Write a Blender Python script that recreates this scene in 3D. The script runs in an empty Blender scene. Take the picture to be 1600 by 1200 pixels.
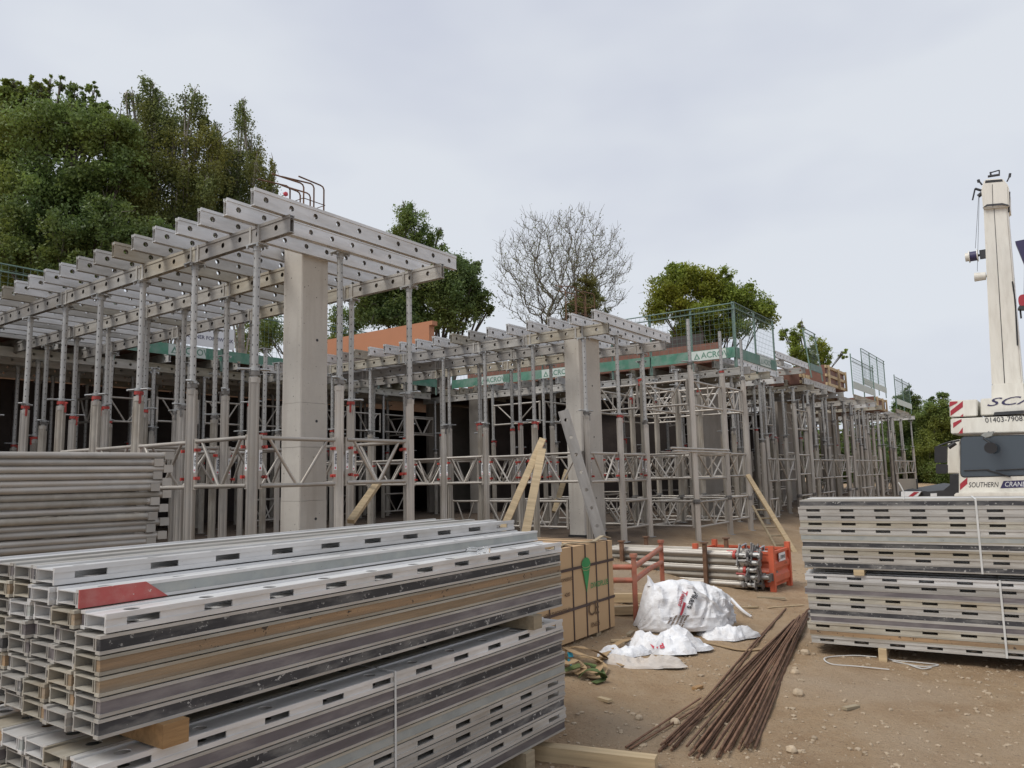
import bpy, bmesh, math, random
import numpy as np
from mathutils import Vector, Matrix, Euler, noise as mnoise
random.seed(7); rng = np.random.default_rng(7)
S = bpy.context.scene
COL = S.collection
rad = math.radians

# ------------------------------------------------------------------ camera
FPX = 1180.76                                   # focal length in pixels of a 1600 px wide frame
PITCH, ROLL = 0.120990, 0.0226326
EYE = Vector((0, 0, 1.5))
_f = Vector((0, math.cos(PITCH), math.sin(PITCH)))
_u = Vector((0, -math.sin(PITCH), math.cos(PITCH)))
_x = Vector((1, 0, 0))
CX = math.cos(ROLL)*_x - math.sin(ROLL)*_u
CU = math.sin(ROLL)*_x + math.cos(ROLL)*_u
cam = bpy.data.cameras.new('camera'); camo = bpy.data.objects.new('camera', cam); COL.objects.link(camo)
cam.sensor_width = 36; cam.lens = FPX/1600*36; cam.clip_start = .05; cam.clip_end = 2000
M = Matrix((CX, CU, -_f)).transposed().to_4x4(); M.translation = EYE
camo.matrix_world = M
S.camera = camo

# ------------------------------------------------------------------ sky, sun, exposure
SUN_EL, SUN_AZ = rad(52), rad(-120)             # azimuth measured from +Y towards +X
W = bpy.data.worlds.new('World'); S.world = W; W.use_nodes = True
nt = W.node_tree; nt.nodes.clear()
out = nt.nodes.new('ShaderNodeOutputWorld')
sky = nt.nodes.new('ShaderNodeTexSky'); sky.sky_type = 'NISHITA'; sky.sun_disc = False
sky.sun_elevation = SUN_EL; sky.sun_rotation = SUN_AZ; sky.air_density = 1.0; sky.dust_density = 2.0
bg1 = nt.nodes.new('ShaderNodeBackground'); bg1.inputs[1].default_value = .06
nt.links.new(sky.outputs[0], bg1.inputs[0])
tc = nt.nodes.new('ShaderNodeTexCoord')
mp = nt.nodes.new('ShaderNodeMapping'); mp.inputs['Scale'].default_value = (1, 1, 2.4)
nz = nt.nodes.new('ShaderNodeTexNoise'); nz.inputs['Scale'].default_value = 1.7; nz.inputs['Detail'].default_value = 4; nz.inputs['Roughness'].default_value = .5
nt.links.new(tc.outputs['Generated'], mp.inputs[0]); nt.links.new(mp.outputs[0], nz.inputs['Vector'])
cr = nt.nodes.new('ShaderNodeValToRGB')
cr.color_ramp.elements[0].position = .38; cr.color_ramp.elements[0].color = (.475, .502, .58, 1)
cr.color_ramp.elements[1].position = .62; cr.color_ramp.elements[1].color = (.585, .612, .655, 1)
nt.links.new(nz.outputs[0], cr.inputs[0])
bg2 = nt.nodes.new('ShaderNodeBackground'); bg2.inputs[1].default_value = 1.0
nt.links.new(cr.outputs[0], bg2.inputs[0])
mxs = nt.nodes.new('ShaderNodeMixShader'); mxs.inputs[0].default_value = .9
nt.links.new(bg1.outputs[0], mxs.inputs[1]); nt.links.new(bg2.outputs[0], mxs.inputs[2])
nt.links.new(mxs.outputs[0], out.inputs[0])
sl = bpy.data.lights.new('sun', 'SUN'); sl.energy = 1.7; sl.angle = rad(25); sl.color = (1, .96, .9)
so = bpy.data.objects.new('sun', sl); COL.objects.link(so)
sd = Vector((math.sin(SUN_AZ)*math.cos(SUN_EL), math.cos(SUN_AZ)*math.cos(SUN_EL), math.sin(SUN_EL)))
so.rotation_euler = (-sd).to_track_quat('-Z', 'Y').to_euler()
vs = S.view_settings; vs.view_transform = 'Standard'; vs.look = 'None'; vs.gamma = 1; vs.use_curve_mapping = False
vs.exposure = 0.42
S.cycles.use_denoising = True
try: S.cycles.denoiser = 'OPENIMAGEDENOISE'
except Exception: pass
S.cycles.max_bounces = 6

# ------------------------------------------------------------------ site grid
YAW = 0.94776493
AV = Vector((-math.sin(YAW), math.cos(YAW), 0)); BV = Vector((math.cos(YAW), math.sin(YAW), 0))
O2 = Vector((-2.5956, 7.7993, 0))
RB, RA = YAW, YAW + math.pi/2                   # heading of the B and the A axis
def P(a, b, z=0): return O2 + AV*a + BV*b + Vector((0, 0, z))
def ab(v): d = Vector((v[0], v[1], 0)) - O2; return d.dot(AV), d.dot(BV)
def ray(px, py): return _f + CX*((px-800)/FPX) - CU*((py-600)/FPX)
def at(px, py, D): return EYE + ray(px, py)*D
def hit_a(px, py, a0):
    d = ray(px, py); t = (a0 - (EYE-O2).dot(AV))/d.dot(AV); return EYE + d*t
def hit_b(px, py, b0):
    d = ray(px, py); t = (b0 - (EYE-O2).dot(BV))/d.dot(BV); return EYE + d*t
def ground(x, y):
    a, b = ab((x, y)); t = min(1, max(0, (a+4)/5))
    return -.45 + .75*t**1.6
def hit_g(px, py, dz=0):
    d = ray(px, py); t = 2.
    for _ in range(60):
        q = EYE + d*t; t += (q.z - ground(q.x, q.y) - dz)/max(.05, -d.z)*.6
    return EYE + d*t

# ------------------------------------------------------------------ materials
def nodes(name):
    m = bpy.data.materials.new(name); m.use_nodes = True
    t = m.node_tree; b = t.nodes['Principled BSDF']; return m, t, b
def N(t, kind, **kw):
    n = t.nodes.new(kind)
    for k, v in kw.items():
        if k in n.inputs: n.inputs[k].default_value = v
        else: setattr(n, k, v)
    return n
def mixc(t, fac, c1, c2, blend='MIX'):
    n = t.nodes.new('ShaderNodeMix'); n.data_type = 'RGBA'; n.blend_type = blend
    for sock, v in ((n.inputs[0], fac), (n.inputs[6], c1), (n.inputs[7], c2)):
        if hasattr(v, 'is_linked'): t.links.new(v, sock)
        elif isinstance(v, (int, float)): sock.default_value = v
        else: sock.default_value = (*v[:3], 1)
    return n.outputs[2]
def ramp(t, src, p0, p1, c0=(0, 0, 0), c1=(1, 1, 1)):
    r = t.nodes.new('ShaderNodeValToRGB'); e = r.color_ramp.elements
    e[0].position = p0; e[0].color = (*c0, 1); e[1].position = p1; e[1].color = (*c1, 1)
    t.links.new(src, r.inputs[0]); return r.outputs[0]
def noise_n(t, scale, detail=5, rough=.6, coord='Object', stretch=None, offs=True):
    tc = t.nodes.new('ShaderNodeTexCoord'); v = tc.outputs[coord]
    if offs:
        oi = t.nodes.new('ShaderNodeObjectInfo'); mm = N(t, 'ShaderNodeVectorMath', operation='MULTIPLY_ADD')
        mm.inputs[1].default_value = (1, 1, 1)
        sc = N(t, 'ShaderNodeMath', operation='MULTIPLY'); sc.inputs[1].default_value = 37.
        t.links.new(oi.outputs['Random'], sc.inputs[0])
        t.links.new(v, mm.inputs[0]); t.links.new(sc.outputs[0], mm.inputs[2]); v = mm.outputs[0]
    if stretch:
        mp = N(t, 'ShaderNodeMapping'); mp.inputs['Scale'].default_value = stretch
        t.links.new(v, mp.inputs[0]); v = mp.outputs[0]
    n = N(t, 'ShaderNodeTexNoise', Scale=scale, Detail=detail, Roughness=rough)
    t.links.new(v, n.inputs['Vector']); return n.outputs[0]
def mat(name, col, rough=.6, metal=0., var=.2, scale=6., dirt=None, dscale=3., damt=.5, bump=.0, bscale=40., rnd=.12, stretch=None, speck=None, coord='Object'):
    m, t, b = nodes(name)
    n1 = noise_n(t, scale, coord=coord, stretch=stretch)
    d = [c*(1-var) for c in col]; l = [min(1, c*(1+var)) for c in col]
    c = ramp(t, n1, .3, .7, d, l)
    if dirt:
        n2 = noise_n(t, dscale, 7, .65, coord=coord, stretch=stretch)
        f = ramp(t, n2, .62-.3*damt, .74)
        mm = N(t, 'ShaderNodeMath', operation='MULTIPLY'); mm.inputs[1].default_value = min(1, damt*1.3)
        t.links.new(f, mm.inputs[0]); c = mixc(t, mm.outputs[0], c, dirt)
    if speck:
        n3 = noise_n(t, speck[1], 3, .7, coord=coord)
        f = ramp(t, n3, speck[2], speck[2]+.04); c = mixc(t, f, c, speck[0])
    if rnd:
        oi = t.nodes.new('ShaderNodeObjectInfo')
        r = N(t, 'ShaderNodeMapRange'); r.inputs[3].default_value = 1-rnd; r.inputs[4].default_value = 1+rnd
        t.links.new(oi.outputs['Random'], r.inputs[0])
        cb = N(t, 'ShaderNodeCombineColor')
        for i in range(3): t.links.new(r.outputs[0], cb.inputs[i])
        c = mixc(t, 1., c, cb.outputs[0], 'MULTIPLY')
    t.links.new(c, b.inputs['Base Color'])
    b.inputs['Roughness'].default_value = rough; b.inputs['Metallic'].default_value = metal
    if bump:
        n4 = noise_n(t, bscale, 4, .6, coord=coord, stretch=stretch)
        bp = N(t, 'ShaderNodeBump', Strength=bump, Distance=.02); t.links.new(n4, bp.inputs['Height'])
        t.links.new(bp.outputs[0], b.inputs['Normal'])
    return m
MT = {}
MT['alu'] = mat('aluminium', (.44, .425, .395), .5, .3, .16, 5, dirt=(.27, .235, .19), dscale=2.6, damt=.55, bump=.08, bscale=60, rnd=.17, stretch=(.5, 2, 2), speck=((.62, .60, .56), 38, .70))
MT['alu_clean'] = mat('aluminium_bright', (.66, .655, .645), .42, .25, .12, 5, dirt=(.36, .335, .295), dscale=3.2, damt=.5, bump=.06, rnd=.1, stretch=(.4, 2, 2), speck=((.25, .24, .22), 45, .73))
MT['alu_dirty'] = mat('aluminium_caked', (.40, .375, .315), .75, .1, .2, 6, dirt=(.30, .245, .17), dscale=2.5, damt=.7, bump=.15, rnd=.12, stretch=(.5, 2, 2))
MT['alu_tube'] = mat('aluminium_tube', (.43, .40, .36), .45, .35, .16, 8, dirt=(.27, .225, .175), dscale=4, damt=.55, rnd=.2, speck=((.2, .18, .15), 60, .72))
MT['alu_tube_dirty'] = mat('aluminium_tube_dirty', (.345, .315, .27), .6, .15, .2, 8, dirt=(.24, .20, .15), dscale=5, damt=.6, rnd=.16)
MT['alu_grey'] = mat('aluminium_dull_grey', (.36, .345, .325), .5, .3, .16, 5, dirt=(.22, .185, .145), dscale=2.4, damt=.5, bump=.06, rnd=.16, stretch=(.5, 2, 2), speck=((.5, .48, .44), 38, .70))
MT['steel'] = mat('galvanised_steel', (.40, .41, .41), .5, .4, .14, 20, dirt=(.28, .26, .23), dscale=8, damt=.4, rnd=.16)
MT['iron_dark'] = mat('dull_cast_iron', (.20, .19, .18), .6, .4, .2, 20, rnd=.25)
MT['red'] = mat('red_paint', (.42, .045, .035), .5, 0, .2, 20, dirt=(.24, .10, .08), dscale=14, damt=.5, rnd=.25)
MT['red_faded'] = mat('faded_red_paint', (.42, .085, .075), .6, 0, .1, 6, dirt=(.46, .22, .19), dscale=9, damt=.5, rnd=0, speck=((.5, .4, .36), 50, .68))
MT['orange'] = mat('orange_paint', (.55, .115, .055), .5, 0, .12, 5, dirt=(.34, .11, .07), dscale=6, damt=.4, rnd=.05)
MT['orange_old'] = mat('weathered_orange_paint', (.42, .14, .085), .6, 0, .2, 9, dirt=(.33, .2, .14), dscale=7, damt=.6, rnd=.1)
MT['strip_dark'] = mat('black_plastic_strip', (.045, .045, .05), .55, 0, .3, 6, dirt=(.27, .26, .24), dscale=6, damt=.5, rnd=.3, stretch=(.6, 2, 2), speck=((.36, .355, .34), 30, .62))
MT['strip_purple'] = mat('plum_grey_plastic_strip', (.12, .106, .112), .5, 0, .25, 5, dirt=(.25, .235, .215), dscale=5, damt=.45, rnd=.25, stretch=(.5, 2, 2))
MT['strip_timber'] = mat('timber_strip', (.34, .22, .12), .75, 0, .3, 4, dirt=(.22, .165, .11), dscale=3, damt=.75, bump=.3, rnd=.12, stretch=(.35, 6, 6), speck=((.07, .05, .035), 22, .62))
MT['strip_old'] = mat('weathered_timber_strip', (.25, .18, .11), .8, 0, .4, 4, dirt=(.34, .31, .26), dscale=3, damt=.5, bump=.2, rnd=.12, stretch=(.35, 6, 6))
MT['strip_grey'] = mat('grey_green_strip', (.31, .325, .31), .7, 0, .14, 6, dirt=(.40, .39, .35), dscale=8, damt=.5, rnd=.1, speck=((.16, .15, .13), 35, .68))
MT['timber'] = mat('sawn_timber', (.46, .355, .215), .75, 0, .2, 3, dirt=(.33, .22, .11), dscale=4, damt=.4, bump=.15, rnd=.12, stretch=(.4, 9, 9))
MT['timber_wet'] = mat('orange_sawn_timber', (.40, .235, .10), .7, 0, .28, 3, dirt=(.22, .12, .05), dscale=4, damt=.45, bump=.2, rnd=.12, stretch=(.6, 8, 8))
MT['timber_grey'] = mat('weathered_timber', (.33, .27, .18), .8, 0, .22, 3, dirt=(.24, .2, .14), dscale=4, damt=.5, bump=.2, rnd=.15, stretch=(.4, 8, 8))
MT['ply_orange'] = mat('orange_formwork_board', (.44, .185, .09), .6, 0, .08, 2, dirt=(.34, .15, .08), dscale=2, damt=.4, rnd=.08)
MT['ply_brown'] = mat('brown_formwork_plywood', (.17, .075, .05), .6, 0, .2, 3, dirt=(.10, .05, .04), dscale=2, damt=.5, rnd=.2)
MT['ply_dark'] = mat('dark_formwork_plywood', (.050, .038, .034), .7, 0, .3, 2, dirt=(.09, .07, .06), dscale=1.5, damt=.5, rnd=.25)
MT['green_board'] = mat('green_toe_board', (.06, .185, .125), .55, 0, .25, 3, dirt=(.19, .255, .215), dscale=4, damt=.75, rnd=.12)
MT['green_old'] = mat('weathered_green_paint', (.115, .185, .155), .6, 0, .16, 8, dirt=(.2, .24, .22), dscale=5, damt=.5, rnd=.2)
MT['white_sign'] = mat('white_sign_sheet', (.72, .73, .74), .5, 0, .04, 4, rnd=0)
MT['sign_dirty'] = mat('dirty_white_sheet', (.52, .57, .53), .6, 0, .08, 8, rnd=.08)
MT['black'] = mat('black_print', (.03, .03, .035), .6, 0, .1, 5, rnd=0)
MT['navy'] = mat('navy_print', (.035, .03, .09), .5, 0, .05, 5, rnd=0)
MT['green_print'] = mat('green_print', (.03, .24, .07), .6, 0, .1, 5, rnd=0)
MT['brown_print'] = mat('brown_print', (.12, .07, .035), .7, 0, .1, 5, rnd=0)
MT['red_print'] = mat('red_print', (.52, .06, .085), .6, 0, .1, 5, rnd=0)
MT['chev_red'] = mat('chevron_red', (.36, .03, .045), .45, 0, .08, 5, rnd=0)
MT['rust'] = mat('rusty_steel', (.145, .078, .047), .8, .1, .35, 12, dirt=(.27, .155, .09), dscale=9, damt=.6, bump=.2, rnd=.25)
MT['rubber'] = mat('black_plastic', (.02, .02, .022), .5, 0, .2, 6, rnd=.1)
MT['strap_dark'] = mat('dark_brown_strap', (.055, .03, .025), .5, 0, .2, 6, rnd=.1)
MT['strap_white'] = mat('white_plastic_strap', (.60, .60, .58), .5, 0, .1, 6, rnd=.08)
MT['web_tan'] = mat('tan_webbing', (.36, .245, .13), .85, 0, .15, 8, dirt=(.25, .19, .12), dscale=6, damt=.5, rnd=.15)
MT['web_green'] = mat('olive_green_webbing', (.10, .145, .045), .85, 0, .2, 8, dirt=(.16, .14, .08), dscale=6, damt=.4, rnd=.15)
MT['tag_blue'] = mat('blue_tag', (.03, .30, .42), .5, 0, .1, 6, rnd=.1)
MT['crane'] = mat('cream_white_paint', (.72, .695, .625), .35, 0, .05, 2, dirt=(.53, .49, .42), dscale=2.2, damt=.5, rnd=0, stretch=(2.5, 2.5, .5), speck=((.36, .33, .29), 18, .69))
MT['crane_dark'] = mat('dark_grey_chassis', (.035, .036, .04), .6, 0, .2, 4, rnd=.1)
MT['box_tan'] = mat('tan_board', (.50, .335, .185), .75, 0, .05, 1.4, dirt=(.44, .29, .155), dscale=1.2, damt=.5, rnd=0)
MT['ply_edge'] = mat('stacked_ply_edges', (.50, .38, .24), .8, 0, .35, 6, rnd=.05, stretch=(.15, .15, 30))
MT['stone'] = mat('limestone', (.46, .365, .255), .9, 0, .18, 9, dirt=(.27, .2, .13), dscale=5, damt=.5, bump=.3, rnd=.22)
MT['clear'] = mat('clear_plastic', (.85, .87, .88), .08, 0, .05, 5, rnd=0)
MT['clear'].node_tree.nodes['Principled BSDF'].inputs['Transmission Weight'].default_value = .85

def concrete():
    m, t, b = nodes('cast_concrete')
    n1 = noise_n(t, 1.3, 6, .6); c = ramp(t, n1, .3, .72, (.46, .43, .385), (.56, .53, .475))
    n2 = noise_n(t, 16, 5, .7); f = ramp(t, n2, .45, .75); mm = N(t, 'ShaderNodeMath', operation='MULTIPLY'); mm.inputs[1].default_value = .25
    t.links.new(f, mm.inputs[0]); c = mixc(t, mm.outputs[0], c, (.41, .375, .335))
    n5 = noise_n(t, 2.2, 4, .55, stretch=(3.5, 3.5, .25)); f5 = ramp(t, n5, .52, .72); m5 = N(t, 'ShaderNodeMath', operation='MULTIPLY'); m5.inputs[1].default_value = .55
    t.links.new(f5, m5.inputs[0]); c = mixc(t, m5.outputs[0], c, (.385, .345, .30))
    n3 = noise_n(t, 30, 2, .5); f3 = ramp(t, n3, .70, .73); c = mixc(t, f3, c, (.14, .125, .11))
    t.links.new(c, b.inputs['Base Color']); b.inputs['Roughness'].default_value = .85
    n4 = noise_n(t, 45, 5, .7); bp = N(t, 'ShaderNodeBump', Strength=.12, Distance=.02); t.links.new(n4, bp.inputs['Height']); t.links.new(bp.outputs[0], b.inputs['Normal'])
    return m
MT['concrete'] = concrete()
MT['concrete_shade'] = mat('shade_toned_concrete', (.27, .245, .215), .9, 0, .14, 1.5, dirt=(.20, .175, .15), dscale=1.6, damt=.5, bump=.1, rnd=.1)  # darker copy of the concrete: under-deck shade put into the column colour
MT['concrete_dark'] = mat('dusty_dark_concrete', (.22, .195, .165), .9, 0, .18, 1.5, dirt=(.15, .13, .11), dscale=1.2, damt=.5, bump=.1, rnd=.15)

def earth():
    m, t, b = nodes('dry_earth')
    n1 = noise_n(t, .9, 6, .6, offs=False); c = ramp(t, n1, .33, .7, (.375, .245, .138), (.545, .39, .235))
    n2 = noise_n(t, 4, 8, .72, offs=False); f = ramp(t, n2, .45, .7); c = mixc(t, f, c, (.51, .375, .24))
    n3 = noise_n(t, 55, 4, .7, offs=False); f3 = ramp(t, n3, .60, .70); c = mixc(t, f3, c, (.57, .44, .29))
    n6 = noise_n(t, 34, 5, .75, offs=False); f6 = ramp(t, n6, .58, .68); c = mixc(t, f6, c, (.17, .105, .06))
    n7 = noise_n(t, .45, 3, .5, offs=False); f7 = ramp(t, n7, .5, .66); m7 = N(t, 'ShaderNodeMath', operation='MULTIPLY'); m7.inputs[1].default_value = .55
    t.links.new(f7, m7.inputs[0]); c = mixc(t, m7.outputs[0], c, (.47, .37, .275))
    dm = N(t, 'ShaderNodeAttribute', attribute_name='deck_shade'); nd = noise_n(t, 1.1, 5, .6, offs=False); c2 = ramp(t, nd, .35, .68, (.085, .06, .042), (.15, .108, .075))  # shade below the decks is painted into the earth colour here
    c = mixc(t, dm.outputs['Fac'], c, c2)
    t.links.new(c, b.inputs['Base Color']); b.inputs['Roughness'].default_value = .95
    n4 = noise_n(t, 22, 8, .75, offs=False); bp = N(t, 'ShaderNodeBump', Strength=1., Distance=.06); t.links.new(n4, bp.inputs['Height']); t.links.new(bp.outputs[0], b.inputs['Normal'])
    return m
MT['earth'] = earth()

def leafmat(name, dark, light, tr=.45):
    m, t, b = nodes(name)
    at_ = N(t, 'ShaderNodeAttribute', attribute_name='leaf'); c = ramp(t, at_.outputs['Fac'], 0., 1., dark, light)
    n1 = noise_n(t, .35, 3, .5); f = ramp(t, n1, .42, .66); c = mixc(t, f, c, [x*y for x, y in zip(light, (.95, .78, .55))])
    t.links.new(c, b.inputs['Base Color']); b.inputs['Roughness'].default_value = .55
    tl = N(t, 'ShaderNodeBsdfTranslucent'); t.links.new(c, tl.inputs[0])
    mx = N(t, 'ShaderNodeMixShader'); mx.inputs[0].default_value = tr
    t.links.new(b.outputs[0], mx.inputs[1]); t.links.new(tl.outputs[0], mx.inputs[2])
    t.links.new(mx.outputs[0], t.nodes['Material Output'].inputs[0]); return m
MT['leaf_mid'] = leafmat('leaf_green', (.08, .125, .036), (.235, .335, .095))
MT['leaf_dark'] = leafmat('leaf_dark_green', (.062, .105, .034), (.175, .26, .078))
MT['leaf_olive'] = leafmat('leaf_olive_brown', (.09, .105, .036), (.23, .26, .09))
MT['leaf_birch'] = leafmat('leaf_birch', (.085, .115, .04), (.23, .285, .095))
MT['leaf_yellow'] = leafmat('leaf_yellow_green', (.11, .16, .024), (.34, .42, .065))
MT['bark'] = mat('grey_bark', (.125, .11, .09), .9, 0, .3, 4, bump=.3, rnd=.1)
MT['bark_pale'] = mat('grey_twig_bark', (.155, .14, .105), .9, 0, .25, 3, rnd=.1)
MT['bark_birch'] = mat('white_birch_bark', (.36, .33, .29), .8, 0, .4, 3, rnd=.1)

def sheetmat():
    m, t, b = nodes('white_woven_sack')
    n1 = noise_n(t, 4, 6, .65); c = ramp(t, n1, .3, .62, (.62, .61, .61), (.82, .83, .85))
    n2 = noise_n(t, 7, 7, .7); f = ramp(t, n2, .60, .74); mm = N(t, 'ShaderNodeMath', operation='MULTIPLY'); mm.inputs[1].default_value = .5
    t.links.new(f, mm.inputs[0]); c = mixc(t, mm.outputs[0], c, (.42, .36, .30))
    n3 = noise_n(t, 30, 2, .5); f3 = ramp(t, n3, .72, .76); c = mixc(t, f3, c, (.16, .15, .14))
    t.links.new(c, b.inputs['Base Color']); b.inputs['Roughness'].default_value = .6
    n4 = noise_n(t, 16, 6, .6); bp = N(t, 'ShaderNodeBump', Strength=.5, Distance=.03); t.links.new(n4, bp.inputs['Height']); t.links.new(bp.outputs[0], b.inputs['Normal'])
    return m
MT['sack'] = sheetmat()
MT['sack_grey'] = mat('dusty_white_sack', (.56, .51, .46), .7, 0, .15, 4, dirt=(.42, .35, .28), dscale=4, damt=.5, bump=.4, bscale=14, rnd=.05)
def innertube():
    m = mat('perforated_steel_tube', (.40, .395, .38), .45, .4, .12, 14, dirt=(.33, .30, .26), dscale=6, damt=.4, rnd=.16)
    t = m.node_tree; b = t.nodes['Principled BSDF']
    src = b.inputs['Base Color'].links[0].from_socket
    tc = N(t, 'ShaderNodeTexCoord'); sp = N(t, 'ShaderNodeSeparateXYZ'); t.links.new(tc.outputs['Object'], sp.inputs[0])
    pz = N(t, 'ShaderNodeMath', operation='PINGPONG'); pz.inputs[1].default_value = .055; t.links.new(sp.outputs[2], pz.inputs[0])
    d = N(t, 'ShaderNodeMath', operation='LESS_THAN'); d.inputs[1].default_value = .010
    t.links.new(pz.outputs[0], d.inputs[0])
    ax = N(t, 'ShaderNodeMath', operation='MULTIPLY'); t.links.new(sp.outputs[0], ax.inputs[0]); t.links.new(sp.outputs[1], ax.inputs[1])
    aa = N(t, 'ShaderNodeMath', operation='ABSOLUTE'); t.links.new(ax.outputs[0], aa.inputs[0])
    dd = N(t, 'ShaderNodeMath', operation='LESS_THAN'); dd.inputs[1].default_value = .00024; t.links.new(aa.outputs[0], dd.inputs[0])
    an = N(t, 'ShaderNodeMath', operation='MULTIPLY'); t.links.new(d.outputs[0], an.inputs[0]); t.links.new(dd.outputs[0], an.inputs[1])
    c = mixc(t, an.outputs[0], src, (.03, .03, .03)); t.links.new(c, b.inputs['Base Color']); return m
MT['inner'] = innertube()
def glassmat():
    m, t, b = nodes('tinted_windscreen'); b.inputs['Base Color'].default_value = (.10, .125, .15, 1)
    b.inputs['Roughness'].default_value = .06; b.inputs['Transmission Weight'].default_value = .35; b.inputs['IOR'].default_value = 1.5
    return m
MT['glass'] = glassmat()

# ------------------------------------------------------------------ mesh building
class MB:
    def __init__(s): s.v = []; s.f = []; s.sm = []; s.mi = []; s.cur = 0
    def add(s, vs, fs, smooth=False):
        o = len(s.v); s.v += [tuple(v) for v in vs]
        for f in fs: s.f.append(tuple(i+o for i in f)); s.sm.append(smooth); s.mi.append(s.cur)
    def box(s, x0, x1, y0, y1, z0, z1, M=None):
        v = [Vector((x, y, z)) for z in (z0, z1) for y in (y0, y1) for x in (x0, x1)]
        if M is not None: v = [M @ q for q in v]
        s.add(v, [(0, 2, 3, 1), (4, 5, 7, 6), (0, 1, 5, 4), (2, 6, 7, 3), (0, 4, 6, 2), (1, 3, 7, 5)])
    def tube(s, p0, p1, r0, r1=None, n=8, cap=True, smooth=True):
        p0, p1 = Vector(p0), Vector(p1); r1 = r0 if r1 is None else r1
        d = (p1-p0); d = d.normalized() if d.length > 1e-9 else Vector((0, 0, 1))
        u = d.orthogonal().normalized(); w = d.cross(u)
        vs = []
        for p, r in ((p0, r0), (p1, r1)):
            for i in range(n):
                t = 2*math.pi*i/n; vs.append(p + (u*math.cos(t)+w*math.sin(t))*r)
        s.add(vs, [(i, (i+1) % n, n+(i+1) % n, n+i) for i in range(n)], smooth)
        if cap: s.add(vs, [tuple(range(n))[::-1], tuple(range(n, 2*n))])
    def path(s, pts, r, n=6, cap=True):
        pts = [Vector(p) for p in pts]; vs = []; u = None
        for i, p in enumerate(pts):
            d = (pts[min(i+1, len(pts)-1)]-pts[max(i-1, 0)]).normalized()
            u = d.orthogonal().normalized() if u is None else (u - d*u.dot(d)).normalized()
            w = d.cross(u); rr = r[i] if hasattr(r, '__len__') else r
            for k in range(n):
                t = 2*math.pi*k/n; vs.append(p + (u*math.cos(t)+w*math.sin(t))*rr)
        m = len(pts); fs = [(i*n+k, i*n+(k+1) % n, (i+1)*n+(k+1) % n, (i+1)*n+k) for i in range(m-1) for k in range(n)]
        s.add(vs, fs, True)
        if cap: s.add(vs[:n], [tuple(range(n))[::-1]]); s.add(vs[-n:], [tuple(range(n))])
    def ribbon(s, pts, w, th=.004, side=None):
        pts = [Vector(p) for p in pts]; vs = []
        for i, p in enumerate(pts):
            d = (pts[min(i+1, len(pts)-1)]-pts[max(i-1, 0)]).normalized()
            sd = (side[i] if isinstance(side, list) else side) if side is not None else d.cross(Vector((0, 0, 1)))
            sd = Vector(sd); sd = (sd - d*sd.dot(d)).normalized() if sd.length > 1e-6 else d.orthogonal().normalized()
            nn = d.cross(sd)
            for e, h in ((-1, -1), (1, -1), (1, 1), (-1, 1)): vs.append(p + sd*e*w/2 + nn*h*th/2)
        m = len(pts); fs = [(i*4+k, i*4+(k+1) % 4, (i+1)*4+(k+1) % 4, (i+1)*4+k) for i in range(m-1) for k in range(4)]
        s.add(vs, fs + [(3, 2, 1, 0), tuple(range(4*m-4, 4*m))])
    def extrude(s, prof, z0, z1, smooth=False):
        n = len(prof); vs = [(x, y, z) for z in (z0, z1) for x, y in prof]
        s.add(vs, [(i, (i+1) % n, n+(i+1) % n, n+i) for i in range(n)] + [tuple(range(n))[::-1], tuple(range(n, 2*n))], smooth)
    def mesh(s, name, *mats):
        me = bpy.data.meshes.new(name); me.from_pydata(s.v, [], s.f)
        for m in mats: me.materials.append(MT[m] if isinstance(m, str) else m)
        me.polygons.foreach_set('use_smooth', s.sm); me.polygons.foreach_set('material_index', s.mi)
        me.update(); return me
def obj(name, me, parent=None, loc=(0, 0, 0), rot=(0, 0, 0), scale=(1, 1, 1)):
    o = bpy.data.objects.new(name, me); COL.objects.link(o)
    if parent is not None: o.parent = parent
    o.location = loc; o.rotation_euler = rot; o.scale = scale; return o
def tag(o, label=None, cat=None, group=None, kind=None):
    if label: o['label'] = label
    if cat: o['category'] = cat
    if group: o['group'] = group
    if kind: o['kind'] = kind
    return o
def thing(name, label, cat, loc=(0, 0, 0), rot=(0, 0, 0), group=None, me=None):
    return tag(obj(name, me, None, loc, rot), label, cat, group, 'thing')
ORD = ['first', 'second', 'third', 'fourth', 'fifth', 'sixth', 'seventh', 'eighth', 'ninth', 'tenth', 'eleventh', 'twelfth', 'thirteenth', 'fourteenth', 'fifteenth', 'sixteenth', 'seventeenth', 'eighteenth', 'nineteenth', 'twentieth', 'twenty-first', 'twenty-second', 'twenty-third', 'twenty-fourth', 'twenty-fifth', 'twenty-sixth', 'twenty-seventh', 'twenty-eighth', 'twenty-ninth', 'thirtieth'] + ['%d-th' % i for i in range(31, 99)]
_txt = {}
def text_mesh(body, size, m, ext=.0, key='C', shear=0., bold=0.):
    k = (body, size, m, ext, key, shear, bold)
    if k in _txt: return _txt[k]
    c = bpy.data.curves.new('lettering', 'FONT'); c.body = body; c.size = size; c.extrude = ext; c.align_x = {'C': 'CENTER', 'L': 'LEFT'}[key]; c.align_y = 'CENTER'
    c.shear = shear; c.offset = bold; c.resolution_u = 3
    o = bpy.data.objects.new('lettering', c); COL.objects.link(o)
    me = bpy.data.meshes.new_from_object(o.evaluated_get(bpy.context.evaluated_depsgraph_get()))
    bpy.data.objects.remove(o); me.materials.clear(); me.materials.append(MT[m]); _txt[k] = me; return me

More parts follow.
